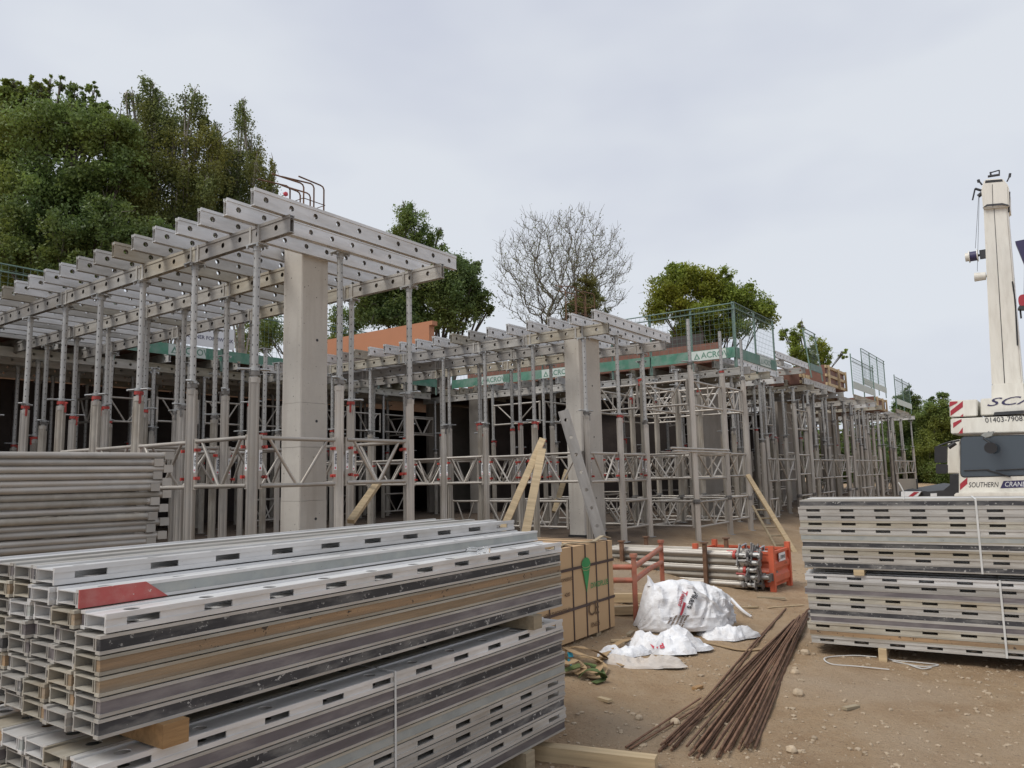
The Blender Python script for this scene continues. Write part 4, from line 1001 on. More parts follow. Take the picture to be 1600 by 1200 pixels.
# ================================================================== board pack
_q = at(961, 978, 8.9); bq = Vector((_q.x, _q.y)); ba, bb = ab(bq); BXW, BXD, BXH = 2.5, 1.25, .985; bz = _q.z
pk = thing('board_pack', 'strapped pack of tan boards with green logo and CE lettering', 'pack', P(ba, bb-BXW, bz), (0, 0, RB))
mb = MB()
for i in range(30): mb.box(random.uniform(0, .006), BXW-random.uniform(0, .006), .012+random.uniform(0, .004), BXD, i*BXH/30, (i+1)*BXH/30-.003)
tag(obj('board', mb.mesh('board', 'ply_edge'), pk), kind='stuff')
mb = MB(); mb.box(0, BXW, 0, .010, -.0, BXH); obj('cover_sheet', mb.mesh('cover_sheet', 'box_tan'), pk)
mb = MB(); mb.box(0, BXW+.004, 0, BXD, BXH+.001, BXH+.008); obj('top_sheet', mb.mesh('top_sheet', 'box_tan'), pk)
mb = MB(); mb.box(BXW+.001, BXW+.008, .012, BXD, 0, BXH); obj('end_sheet', mb.mesh('end_sheet', 'box_tan'), pk)
for x in (.62, 1.10, 1.58, 1.86, 2.10, 2.37):
    mb = MB(); w = .011
    mb.ribbon([(x, -.005, -.01), (x, -.005, BXH+.012), (x, .002, BXH+.0125), (x, BXD, BXH+.012)], 2*w, .003, Vector((1, 0, 0))); obj('strap', mb.mesh('strap', 'strap_dark'), pk)
for z in (.335, .76):
    mb = MB(); mb.ribbon([(0, -.009, z-.02), (BXW+.01, -.009, z+.01)], .03, .003, Vector((0, 0, 1))); obj('strap', mb.mesh('strap', 'strap_dark'), pk)
mb = MB(); mb.add([(x, -.0125, z) for x, z in [(1.86, .47)]+[(1.86+.095*math.cos(t), .78+.075*math.sin(t)) for t in np.linspace(-.5, 3.64, 15)]], [tuple(range(16))]); obj('logo', mb.mesh('logo', 'green_print'), pk)
mb = MB()
for dz, k in ((.0, 1), (.03, .9)): mb.path([(1.86+.093*k*math.cos(t), -.0132, .74+dz+.028*math.sin(t)) for t in np.linspace(3.14, 6.28, 10)], .0025, 4)
obj('logo', mb.mesh('logo', 'box_tan'), pk)
for body, sz, m, x, z, bd in (('DIVIDPLUS', .085, 'green_print', 2.15, .53, .001), ('CE', .20, 'brown_print', 2.0, .27, .002), ('ENGINEERED', .05, 'brown_print', 1.42, .66, .001), ('4200', .055, 'brown_print', 1.45, .50, .001),
                             ('LOW THICKNESS 18', .058, 'brown_print', 1.24, .34, .001), ('2500 X 1220', .058, 'brown_print', 1.10, .20, .001), ('EN636', .07, 'brown_print', 2.03, .10, .001)):
    obj('print', text_mesh(body, sz, m, bold=bd), pk, (x, -.0115, z), (rad(90), 0, 0))
for k, x in enumerate((.4, 1.25, 2.15)):
    mb = MB(); mb.box(x-.05, x+.05, .02, BXD-.02, -.16, -.001); obj('bearer', mb.mesh('bearer', 'timber_grey'), pk)
mb = MB(); mb.ribbon([(1.2, .0, BXH+.02), (1.7, .15, BXH+.03), (2.1, .02, BXH+.025), (2.45, .1, BXH+.06), (2.55, .05, BXH+.03)], .05, .012); obj('strap', mb.mesh('strap', 'timber_grey'), pk)
for k in range(4):
    mb = MB(); mb.box(-1.1, 0, -.045, .045, 0, .032); thing('loose_plank', f'{ORD[k]} thin plank from the front lying on top of the tan board pack', 'plank', P(ba+.16+.13*k, bb-.9-.08*k, bz+BXH+.012), (0, 0, RB+rad(random.uniform(-4, 3))), 'planks on the board pack', mb.mesh('loose_plank', 'timber'))

# ================================================================== stillage of props, orange bin
sq = hit_g(1178, 925); sa, sb = ab(sq); sz = gz(sq.x, sq.y)
def lyprop(i, label, a, b, z, red):
    t = thing('stacked_prop', label, 'prop', P(a, b, z), (0, rad(-90), RA+random.uniform(-.02, .02)), 'props stacked in the orange stillage')
    obj('outer_tube', PM['outer', 'alu_tube_dirty' if i % 4 else 'alu_tube'], t, (0, 0, -2.6), scale=(.82, .82, 2.4))
    obj('inner_tube', PM['inner'], t, (0, 0, -2.9)); obj('locking_collar', PM['collar', 'red' if red else 'iron_dark'], t, (0, 0, -.2), (0, 0, random.random()*6)); obj('wing_nut', PM['nut_dark'], t, (0, 0, -.15), (0, 0, random.random()*6))
    obj('tube_neck', PM['neck'], t, (0, 0, -.2), scale=(.85, .85, 1)); obj('head_plate', PM['head_dark'], t, (0, 0, 0), (0, 0, random.random()*6), (.55, .75, 1))
lay = [(r, c) for r in range(5) for c in range(6)]
for i, (r, c) in enumerate(lay):
    if r == 4 and c > 4: continue
    lyprop(i, f'{ORD[4-r]} layer prop, {ORD[c]} from the front, lying in the orange stillage', sa+random.uniform(-.1, .12)+.05*(r == 0)-.12*(r < 2), sb+.08+.118*c, sz+.10+.112*r, (r, c) in ((4, 0), (2, 0)))
st = thing('stillage', 'weathered orange post stillage holding the props', 'rack', P(sa, sb, sz), (0, 0, RA))
for x, y, h, m in ((.75, .02, .72, 'rust'), (2.25, .0, .70, 'rust'), (.75, -.95, .72, 'rust'), (2.25, -.95, .70, 'rust')):
    mb = MB(); mb.box(x-.03, x+.03, y-.03, y+.03, -.02, h); mb.box(x-.05, x+.05, y-.05, y+.05, h, h+.02); obj('post', mb.mesh('post', m), st)
for y in (.0, -.95):
    mb = MB(); mb.box(.78, 2.22, y-.03, y+.03, .02, .10); obj('rail', mb.mesh('rail', 'orange_old'), st)
# nearer low orange trestle by the board pack
r1, r2 = hit_g(994, 972), hit_g(1036, 925)
tr_ = thing('trestle', 'orange pipe trestle standing right of the board pack', 'rack', (r1.x, r1.y, gz(r1.x, r1.y)))
d21 = Vector((r2.x-r1.x, r2.y-r1.y, 0))
for k, d in enumerate((Vector((0, 0, 0)), d21)):
    mb = MB(); mb.box(d.x-.028, d.x+.028, d.y-.028, d.y+.028, -.05, .78); mb.tube(d+Vector((0, 0, .78)), d+Vector((0, 0, .82)), .05, n=10); obj('post', mb.mesh('post', 'orange_old'), tr_)
for z, bo in ((.66, .05), (.50, .0)):
    w_ = Vector((-1, .35, 0)).normalized()
    mb = MB(); mb.path([d21+Vector((0, 0, z+bo)), d21*.5+Vector((0, 0, z+.02)), Vector((0, 0, z))], .035, 8); obj('rail', mb.mesh('rail', 'orange_old'), tr_)
    mb = MB(); mb.path([Vector((0, 0, z)), w_*.45+Vector((0, 0, z-.01))], .033, 8); obj('rail', mb.mesh('rail', 'orange_old'), tr_)
for k, (p0, p1, h, lab) in enumerate((((958, 940), (1000, 945), .11, 'upper pale timber block lying behind the trestle'), ((955, 960), (1000, 962), .1, 'lower pale timber block lying behind the trestle'))):
    a_, b_ = hit_g(*p0), hit_g(*p1); d = Vector((b_.x-a_.x, b_.y-a_.y, 0)); mb = MB(); mb.box(-.5, d.length+.05, -.05, .05, 0, h)
    thing('timber_block', lab, 'timber', (a_.x, a_.y, gz(a_.x, a_.y)+.005), (0, 0, math.atan2(d.y, d.x)), 'timber blocks behind the trestle', mb.mesh('timber_block', 'timber'))

nq = hit_g(1234, 913); na, nb_ = ab(nq); nz_ = gz(nq.x, nq.y)
bn = thing('storage_bin', 'orange ribbed steel bin with white maker label', 'bin', P(na, nb_-.86, nz_), (0, 0, RB))
BW_, BD_, BHh = .86, 1.25, .58
def binside(L, rot, loc):
    mb = MB(); prof = [(0, .08), (0, .1), (.028, .15), (.028, .24), (0, .29), (0, .31), (.028, .36), (.028, .43), (0, .47), (0, BHh)]
    vs = [(x, -y, z) for x in (.03, L-.03) for y, z in prof] + [(x, -y+.006, z) for x in (.03, L-.03) for y, z in prof]; n = len(prof)
    fs = [(i, i+1, n+i+1, n+i) for i in range(n-1)] + [(2*n+i, 3*n+i, 3*n+i+1, 2*n+i+1) for i in range(n-1)]
    mb.add(vs, fs); mb.box(0, L, -.02, .02, BHh, BHh+.04); return obj('side_panel', mb.mesh('side_panel', 'orange'), bn, loc, (0, 0, rot))
sd_ = binside(BW_, 0, (0, 0, 0)); binside(BD_, rad(90), (BW_, 0, 0)); binside(BD_, rad(90), (0, 0, 0)); binside(BW_, 0, (0, BD_, 0))
for x in (0, BW_):
    for y in (0, BD_):
        mb = MB(); mb.box(x-.04, x+.04, y-.04, y+.04, 0, BHh+.13); obj('corner_post', mb.mesh('corner_post', 'orange'), bn)
mb = MB(); mb.box(.02, BW_-.02, .02, BD_-.02, .07, .09); obj('floor_plate', mb.mesh('floor_plate', 'orange'), bn)
mb = MB(); mb.box(.26, .60, -.034, -.0315, .445, .575); lb = obj('maker_label', mb.mesh('maker_label', 'white_sign'), bn)
obj('maker_label', text_mesh('meva', .115, 'black', bold=.002), lb, (.46, -.0355, .515), (rad(90), 0, 0))
mb = MB(); mb.add([(.275, -.036, .475), (.295, -.036, .455), (.315, -.036, .475), (.295, -.036, .51)], [(0, 1, 2, 3)]); obj('maker_label', mb.mesh('maker_emblem', 'red_print'), lb)
obj('stencil', text_mesh('A1700', .05, 'brown_print'), bn, (.60, -.0345, .395), (rad(90), 0, 0))
for k in range(2):
    mb = MB(); x = .1+.3*k; mb.path([(x, .2+.4*k, .1), (x+.05, .25+.4*k, BHh+.06), (x+.4, .28+.4*k, BHh+.08), (x+.45, .3+.4*k, .15)], .022, 7)
    thing('bent_tube', f'bent galvanised tube in the orange bin, {("left", "right")[k]} one', 'tube', P(na, nb_-.86, nz_), (0, 0, RB), 'tubes in the orange bin', mb.mesh('bent_tube', 'steel'))

# ================================================================== sacks
def sack():
    # cross sections from left to right: pixel column, top and foot of the bag there
    prof = [(1002, 970, 981), (1008, 944, 986), (1015, 915, 988), (1021, 897, 989), (1028, 904, 990), (1040, 901, 991), (1056, 898, 992), (1074, 899, 993), (1092, 904, 994), (1110, 912, 994), (1126, 918, 991), (1140, 923, 986), (1147, 930, 978)]
    q0 = hit_g(1002, 988); q1 = hit_g(1147, 988); base = Vector((q0.x, q0.y, gz(q0.x, q0.y)))
    e = Vector((q1.x-q0.x, q1.y-q0.y, 0)); L = e.length; e.normalize(); n = Vector((-e.y, e.x, 0)); mpp = L/145.
    t = thing('bulk_bag', 'big white bulk bag on its side with red and black lettering', 'bag', base, (0, 0, math.atan2(e.y, e.x)))
    KX = np.array([p[0] for p in prof], float); KH = np.array([(p[2]-p[1])*mpp*.75 for p in prof]); KF = np.array([(981-p[2])*mpp*2.2 for p in prof])
    SEC = np.array([(0., 0.), (-.035, .10), (-.02, .35), (.05, .70), (.15, .93), (.25, 1.0), (.40, .93), (.55, .62), (.62, .25), (.60, 0.)])
    SU = np.array([0, .08, .24, .42, .53, .6, .7, .84, .94, 1.])
    def surf(u, v):
        px = 1002+145*u; h = np.interp(px, KX, KH); f = np.interp(px, KX, KF)
        y = np.interp(v, SU, SEC[:, 0]); z = np.interp(v, SU, SEC[:, 1])*h
        sc = .35+.65*min(1, u*5); y = y*sc + f + .10*(1-sc)
        w = mnoise.noise((u*3, v*4, 1.))*.05 + (.32-abs(mnoise.noise((u*6+4, v*5, 7.))))*.085 + mnoise.noise((u*17, v*15, 3.))*.018 + (.3-abs(mnoise.noise((u*13, v*10, 5.))))*.030
        if u > .62: w += (.3-abs(mnoise.noise((u*11, v*8, 2.))))*.06*(u-.62)/.38*2
        w -= .045*math.exp(-((u-.62-.35*(v-.3))/.02)**2) if .1 < v < .6 else 0
        k = math.sin(min(1, v*1.2)*math.pi)
        return Vector((u*L + .02*mnoise.noise((u*5, v*7, 9)), y - w*.9*k, max(.006, z + w*.6*k)))
    NU, NV = 64, 46
    vs = [surf(i/NU, j/NV) for i in range(NU+1) for j in range(NV+1)]; W_ = NV+1
    fs = [(i*W_+j, i*W_+j+1, (i+1)*W_+j+1, (i+1)*W_+j) for i in range(NU) for j in range(NV)]
    cl_ = len(vs); vs.append(sum((vs[j] for j in range(W_)), Vector())/W_); fs += [(cl_, j+1, j) for j in range(NV)]
    cm = sum((vs[NU*W_+j] for j in range(W_)), Vector())/W_; ring = NU*W_
    for k, (s_, dx) in enumerate(((1.03, .03), (.9, -.02), (.72, -.14), (.5, -.34))):
        o = len(vs)
        for j in range(W_): vs.append(cm+(vs[NU*W_+j]-cm)*s_*(1+.10*mnoise.noise((j*.35, k, 4))) + Vector((dx+.03*mnoise.noise((j*.5, k, 1)), 0, 0)))
        fs += [(ring+j, ring+j+1, o+j+1, o+j) for j in range(NV)]; ring = o
    mb = MB(); mb.add(vs, fs, False); obj('sack_body', mb.mesh('sack_body', 'sack'), t)
    def printed(body, size, m, uc, vc, ang):
        me = text_mesh(body, size, m, bold=.0015).copy(); bm = bmesh.new(); bm.from_mesh(me); bmesh.ops.triangulate(bm, faces=bm.faces)
        for _ in range(2): bmesh.ops.subdivide_edges(bm, edges=[e_ for e_ in bm.edges if e_.calc_length() > .02], cuts=1)
        ca, sa_ = math.cos(ang), math.sin(ang)
        for v in bm.verts:
            x, y = v.co.x*ca - v.co.y*sa_, v.co.x*sa_ + v.co.y*ca
            v.co = surf(uc + x/L, vc + y/1.25) + Vector((0, -.011, .006))
        bm.to_mesh(me); bm.free(); obj('print', me, t)
    AN = rad(-118)
    printed('Vikers', .085, 'black', .475, .365, AN); printed('Teams', .085, 'red_print', .385, .385, AN)
    printed('I', .25, 'red_print', .37, .285, rad(-28))
    for k, s_ in enumerate(('Timber & Steel', 'Tel 01473 635', 'Formwork', 'www.vikers', 'by Team')):
        printed(s_, .036, 'brown_print', .375-.035*k, .16+.006*k, AN)
    mb = MB(); mb.ribbon([surf(u, .50-.62*(u-.45)) + Vector((0, -.016, .012)) for u in np.linspace(.46, .95, 14)], .035, .006, Vector((.5, -.4, .7))); obj('lifting_loop', mb.mesh('lifting_loop', 'sack'), t)
    mb = MB(); p_ = surf(.13, .6); mb.path([p_-Vector((0, 0, .05)), p_+Vector((-.01, 0, .02)), p_+Vector((-.03, .0, .06))], [.05, .022, .008], 6); obj('corner_ear', mb.mesh('corner_ear', 'sack'), t)
sack()
def crumple(label, pxc, rx, ry, h, seed, rot, m='sack', spikes=(), name='crumpled_sack', n1=3.4):
    q = hit_g(*pxc); base = Vector((q.x, q.y, gz(q.x, q.y)))
    NR, NA = 17, 54; vs, fs = [], []
    for i in range(NR+1):
        r = i/NR
        for j in range(NA):
            a = 2*math.pi*j/NA; c, s = math.cos(a), math.sin(a)
            out_ = 1+.32*mnoise.noise((c*1.4, s*1.4, seed))+.12*mnoise.noise((c*4, s*4, seed+2))
            for sa_, amt, wd in spikes: out_ += amt*math.exp(-((math.atan2(math.sin(a-sa_), math.cos(a-sa_)))/wd)**2)
            x, y = c*rx*r*out_, s*ry*r*out_
            f = (1-r**2.4)
            nn = .5+.8*mnoise.noise((x*n1+seed, y*n1, seed)); rg = 1-abs(mnoise.noise((x*7+seed, y*7, seed+5)))*1.5; fine = mnoise.noise((x*19, y*19, seed+1))
            z = h*max(.04, (.10+.95*nn)*f) + .12*(rg-.35)*f**.5*h/.25 + .03*fine*f**.3 + .012
            vs.append((x, y, max(.008, z) if r < 1 else .003))
    for i in range(NR):
        for j in range(NA):
            fs.append((i*NA+j, (i+1)*NA+j, (i+1)*NA+(j+1) % NA, i*NA+(j+1) % NA))
    mb = MB(); mb.add(vs, fs, False); return thing(name, label, 'bag', base, (0, 0, rot), 'white sacks on the ground', mb.mesh(name, m))
cs = crumple('crumpled white sack with a red print in front of the bulk bag', (1042, 1016), .40, .25, .24, 3.1, .12, 'sack', ((-.3, .35, .4), (2.6, .3, .4)))
tm = text_mesh('WB', .09, 'red_print', bold=.004)
crumple('small white sack end lying left of the crumpled sack', (968, 1024), .27, .15, .11, 8.2, .35, 'sack', ((0., .4, .5),))
crumple('dusty flattened sack, nearest of the white sacks', (1008, 1040), .38, .15, .10, 5.7, -.25, 'sack_grey', ((0., .3, .5), (3.1, .3, .5)))
crumple('torn white sack piece with a sharp corner right of the bulk bag', (1140, 1000), .27, .17, .11, 12.4, .15, 'sack', ((0., .4, .3), (2.2, .9, .3)))
mb = MB(); q = hit_g(995, 1020); mb.add([(x*.13, 0, z*.1) for x, z in ((-.5, -.5), (.5, -.5), (.5, .5), (-.5, .5))], [(0, 1, 2, 3)])
qc = hit_g(1012, 1030)
pr_ = obj('print', tm, cs, (-.16, -.185, .085), (rad(42), 0, rad(-8)))
def spread(label, pts, w, m, name, group=None, cat='strap', lift=.012, th=.006):
    P3 = []
    for p in pts:
        q = hit_g(p[0], p[1]); dz = p[2] if len(p) > 2 else 0; q = hit_g(p[0], p[1], dz) if dz else q
        P3.append(Vector((q.x, q.y, gz(q.x, q.y)+lift+dz)))
    o = P3[0].copy(); fine = []
    for i in range(len(P3)-1):
        p0, p1, p2, p3 = P3[max(0, i-1)], P3[i], P3[i+1], P3[min(len(P3)-1, i+2)]
        for k in range(6):
            t = k/6; fine.append(.5*((2*p1)+(p2-p0)*t+(2*p0-5*p1+4*p2-p3)*t*t+(3*p1-p0-3*p2+p3)*t**3)-o)
    fine.append(P3[-1]-o)
    mb = MB(); mb.ribbon(fine, w, th); return thing(name, label, cat, o, (0, 0, 0), group, mb.mesh(name, m))
spread('tan strap loop running from the torn sack piece over the earth', [(1105, 1008), (1130, 1014), (1160, 1020), (1195, 1018), (1230, 1010)], .07, 'web_tan', 'lifting_strap', 'tan straps by the sacks')
spread('tan strap lying under the near sacks', [(935, 1035), (958, 1010, .06), (985, 1000, .05), (1005, 1012)], .07, 'web_tan', 'lifting_strap', 'tan straps by the sacks')
spread('long pale stick lying on the earth left of the right stack', [(1200, 950), (1225, 948), (1256, 946)], .03, 'timber', 'stick', None, 'timber')
spread('short white stick poking from the mouth of the bulk bag', [(1142, 938, .14), (1158, 955, .07), (1174, 966, .01)], .035, 'sack', 'stick', None, 'timber', th=.02)
G_ = 'loose white strapping on the earth by the right stack'
spread('white strapping loop left of the timber block', [(1370, 1030), (1335, 1026), (1300, 1026), (1288, 1034), (1300, 1042), (1340, 1046), (1390, 1050)], .014, 'strap_white', 'loose_strapping', G_)
spread('white strapping loop right of the timber block', [(1388, 1010, .08), (1384, 1022, .03), (1390, 1032), (1430, 1036), (1466, 1039), (1440, 1042), (1395, 1034)], .016, 'strap_white', 'loose_strapping', G_)
spread('single curled white strapping offcut nearest the frame edge', [(1420, 1040), (1440, 1046), (1455, 1044)], .02, 'strap_white', 'loose_strapping', G_)
GS = 'webbing slings heaped by the board pack'
spread('tan sling loop highest in the sling heap', [(878, 1022, .05), (895, 1012, .12), (915, 1016, .14), (935, 1020, .09), (950, 1030, .01)], .07, 'web_tan', 'webbing_sling', GS)
spread('tan sling curling around the right of the heap', [(880, 1040, .02), (905, 1030, .07), (930, 1032, .08), (945, 1045, .03), (935, 1060, .01), (918, 1058, .01)], .06, 'web_tan', 'webbing_sling', GS)
spread('olive green sling lying lowest in the heap', [(872, 1052, .02), (895, 1046, .05), (915, 1040, .05), (932, 1046, .03), (938, 1056, .02)], .10, 'web_green', 'webbing_sling', GS)
spread('tan sling bundle crossing the front of the heap', [(872, 1028, .10), (888, 1040, .12), (902, 1034, .14), (912, 1046, .08), (900, 1056, .03)], .07, 'web_tan', 'webbing_sling', GS)
spread('tan sling twisted over the back of the heap', [(882, 1012, .06), (900, 1022, .16), (920, 1028, .15), (938, 1038, .08), (930, 1052, .04), (910, 1050, .03)], .065, 'web_tan', 'webbing_sling', GS)
spread('olive green sling looped at the right front of the heap', [(905, 1060, .01), (918, 1048, .09), (935, 1050, .10), (944, 1062, .02), (928, 1068, .005)], .075, 'web_green', 'webbing_sling', GS)
spread('tan sling tail trailing toward the white sacks', [(925, 1030, .06), (945, 1028, .03), (962, 1034, .01), (975, 1042, .005)], .06, 'web_tan', 'webbing_sling', GS)
spread('olive green sling folded at the left of the heap', [(868, 1035, .06), (880, 1030, .08), (890, 1036, .04)], .08, 'web_green', 'webbing_sling', GS)
for k, (px, py, dz) in enumerate(((891, 1025, .07), (890, 1037, .05))):
    q = hit_g(px, py, dz); mb = MB(); mb.box(-.025, .025, -.004, .004, -.025, .025)
    thing('sling_tag', f'{("upper", "lower")[k]} blue label on the tan slings', 'tag', (q.x, q.y-.03, q.z+.02), (rad(-35), rad(40*k), rad(20)), 'blue tags on the slings', mb.mesh('sling_tag', 'tag_blue'))

# ================================================================== rebar
far = [(1228+44*((i*.618) % 1), 952+36*((i*.382) % 1)) for i in range(36)]
near = [(1030+165*((i*.7548) % 1), 1193-40*abs(((i*.7548) % 1)-.45)-14*((i*.31) % 1)) for i in range(36)]
far.sort(); near.sort(key=lambda q: q[0]+random.uniform(-38, 38))
for i in range(36):
    f0 = far[min(35, max(0, i+random.randint(-9, 9)))]; n0 = near[i]
    lift = random.choice([.015, .03, .045, .06, .075])
    a_, b_ = hit_g(*f0), hit_g(*n0)
    A3 = Vector((a_.x, a_.y, gz(a_.x, a_.y)+lift*.9)); B3 = Vector((b_.x, b_.y, gz(b_.x, b_.y)+lift*.75))
    m1 = A3.lerp(B3, .4)+Vector((0, 0, .02*random.random())); m2 = A3.lerp(B3, .75)
    mb = MB(); mb.path([Vector((0, 0, 0)), m1-A3, m2-A3, B3-A3], .0085 if i % 5 else .010, 6)
    thing('rebar_rod', f'{ORD[i]} rusty rod from the left by its near end in the fanned pile', 'rebar', A3, (0, 0, 0), 'rusty reinforcing rods fanned on the earth', mb.mesh('rebar_rod', 'rust'))
for k, (p0, p1) in enumerate((((978, 1170), (1095, 1095)), ((984, 1172), (1110, 1098)), ((1030, 1174), (1100, 1120)))):
    a_, b_ = hit_g(*p0), hit_g(*p1); A3 = Vector((a_.x, a_.y, gz(a_.x, a_.y)+.012)); B3 = Vector((b_.x, b_.y, gz(b_.x, b_.y)+.03))
    mb = MB(); mb.path([Vector((0, 0, 0)), (B3-A3)*.5, B3-A3], .0085, 6); thing('rebar_rod', f'{ORD[k]} stray rusty rod from the left, beyond the pile edge', 'rebar', A3, (0, 0, 0), 'rusty reinforcing rods fanned on the earth', mb.mesh('rebar_rod', 'rust'))
for k, (px, py, L, rot, m, lab) in enumerate(((1168, 950, .34, .3, 'timber', 'short pale offcut on the earth right of the bulk bag mouth'), (985, 992, .22, 1.2, 'timber_grey', 'grey offcut between the board pack and the sacks'), (975, 1003, .3, .1, 'timber', 'thin pale offcut before the right corner of the board pack'),
        (1205, 935, .4, -.2, 'timber_grey', 'weathered offcut on the earth before the orange bin'), (1090, 1075, .12, .8, 'timber_wet', 'tiny orange wood chip on the earth left of the rebar'), (945, 1095, .14, 2.2, 'timber', 'small pale wood chip on open earth right of the near stack'), (1330, 1110, .16, .5, 'timber_grey', 'small weathered chip on the open earth at the right'))):
    q = hit_g(px, py); mb = MB(); mb.box(-L/2, L/2, -.025, .025, 0, .022)
    thing('timber_offcut', lab, 'offcut', (q.x, q.y, gz(q.x, q.y)+.004), (0, .03, rot), 'timber offcuts lying on the earth', mb.mesh('timber_offcut', m))
# timber on the ground at the bottom edge
a_, b_ = hit_g(838, 1178), hit_g(1026, 1205); d = Vector((b_.x-a_.x, b_.y-a_.y, 0)); mb = MB(); mb.box(-.9, d.length, -.05, .05, 0, .10)
thing('squared_timber', 'squared timber sticking out from under the near stack', 'timber', (a_.x, a_.y, gz(a_.x, a_.y)-.01), (0, 0, math.atan2(d.y, d.x)), None, mb.mesh('squared_timber', 'timber'))

# ================================================================== leaning pieces
def lean(name, label, p0, D0, p1, D1, w, th, m, cat='timber', side=None, group=None):
    A_, B_ = at(*p0, D0), at(*p1, D1); d = B_-A_; z = d.normalized(); y = (z.cross(CX)).normalized(); x = y.cross(z)
    mb = MB(); mb.box(-w/2, w/2, -th/2, th/2, 0, d.length); R_ = Matrix((x, y, z)).transposed().to_4x4(); R_.translation = A_
    o = thing(name, label, cat, A_, R_.to_euler(), group, mb.mesh(name, m)); return o
lean('leaning_plank', 'longer pale plank leaning left of its pair before the middle deck', (776, 850), 11.5, (848, 686), 12.8, .11, .05, 'timber', group='pair of planks leaning on the frames')
lean('leaning_plank', 'shorter plank leaning right of its pair before the middle deck', (818, 850), 11.2, (847, 702), 12.6, .13, .045, 'timber', group='pair of planks leaning on the frames')
lean('raking_timber', 'raking timber behind the left deck frame right of the column', (548, 815), 10.0, (592, 752), 11.0, .10, .06, 'timber')
lean('raking_timber', 'dim raking timber deep behind the middle deck props', (866, 800), 17, (886, 735), 18, .12, .06, 'timber')
A_, B_ = at(946, 866, 13.5), at(884, 655, 14.0); d = B_-A_; z = d.normalized(); n_ = (EYE-A_).normalized(); y = (n_-z*n_.dot(z)).normalized()
# beam with its web turned to the viewer
R_ = Matrix((z, y, z.cross(y))).transposed().to_4x4(); R_.translation = A_
o = tag(obj('leaning_beam', beam_me('alu_grey', 2.7), None, A_, R_.to_euler()), 'aluminium beam leaning against the grey column of the middle deck', 'formwork beam'); obj('nailing_strip', strip_me('strip_dark', 2.7), o)
lean('raking_timber', 'long pale raking pole right of the free standing tower', (1249, 875), 16, (1168, 742), 17.5, .10, .05, 'timber')
ld0, ld1 = (1222, 872), (1176, 790)
lt = at(*ld0, 16.6); L1 = at(*ld1, 17.4)
ladder = thing('ladder', 'pale ladder leaning beside the raking pole at the tower', 'ladder', lt)
dz_ = L1-lt; sx = CX*.34
for s in (0, 1):
    mb = MB(); mb.tube(sx*s, sx*s+dz_, .03, n=6); obj('stile', mb.mesh('stile', 'timber_grey'), ladder)
for i in range(6):
    p = dz_*(i+.5)/6; mb = MB(); mb.tube(p, p+sx, .018, n=6); obj('rung', mb.mesh('rung', 'timber_grey'), ladder)

# ================================================================== mobile crane
CP = at(1499, 700, 16.2); CB = ab(CP)[1]; CA = ab(CP)[0]
XR = -AV
ORG = Vector((P(CA, CB).x, P(CA, CB).y, 0)); CRZ = math.atan2(XR.y, XR.x)
def cl(px, py, y=0):
    q = hit_b(px, py, CB+y); return (q-ORG).dot(XR), q.z
cr_ = thing('mobile_crane', 'cream white mobile crane with dark windscreen and raised boom', 'crane', (ORG.x, ORG.y, 0), (0, 0, CRZ))
def slab(name, pts, y0, y1, m, par=None, ref=None, bev=0):
    """prism in the crane's front plane: pts are pixels, measured on the plane at depth ref (default y0)"""
    r = y0 if ref is None else ref; q = [cl(x, y, r) for x, y in pts]; n = len(q)
    mb = MB(); mb.add([(x, y, z) for y in (y0, y1) for x, z in q], [tuple(range(n)), tuple(range(2*n-1, n-1, -1))]+[(i, n+i, n+(i+1) % n, (i+1) % n) for i in range(n)])
    me = mb.mesh(name, m)
    if bev:
        bm = bmesh.new(); bm.from_mesh(me); bmesh.ops.recalc_face_normals(bm, faces=bm.faces); bmesh.ops.bevel(bm, geom=bm.edges[:], offset=bev, segments=2, affect='EDGES'); bm.to_mesh(me); bm.free()
    return obj(name, me, par or cr_)
def rnd(x0, y0, x1, y1, r, sl=0.):
    pts = []
    for cx, cy, a0 in ((x0+r, y1-r, 90), (x1-r, y1-r, 0), (x1-r, y0+r, -90), (x0+r, y0+r, -180)):
        for k in range(5):
            t = rad(a0+90-22.5*k) if False else rad(a0 + (90 if a0 == 90 else 90)*1 - 22.5*k)
            pts.append((cx+r*math.cos(t), cy+r*math.sin(t)))
    return [(x, y+sl*(x-x0)) for x, y in pts]
cab = slab('cab', [(1498, 772), (1498, 690), (1503, 682), (1715, 674), (1722, 684), (1722, 772)], 0, 2.3, 'crane', bev=.03)
sl_ = -.028
scr = slab('windscreen', rnd(1501.5, 683, 1700, 745, 6, sl_), -.012, .01, 'glass', cab, 0)
slab('windscreen_seal', rnd(1500.3, 681.6, 1701.5, 746.4, 7, sl_), -.006, .012, 'rubber', cab, 0)
slab('bumper', [(1491, 780), (1491, 771), (1512, 769), (1730, 768), (1730, 780)], -.25, .1, 'crane', bev=.02)
slab('lower_front', [(1493, 830), (1493, 780), (1730, 780), (1730, 830)], -.1, 2.5, 'crane_dark', ref=0)
slab('chevron', [(1500, 756), (1500, 766), (1511.5, 756), (1511.5, 746)], -.004, 0, 'chev_red', cab, 0)
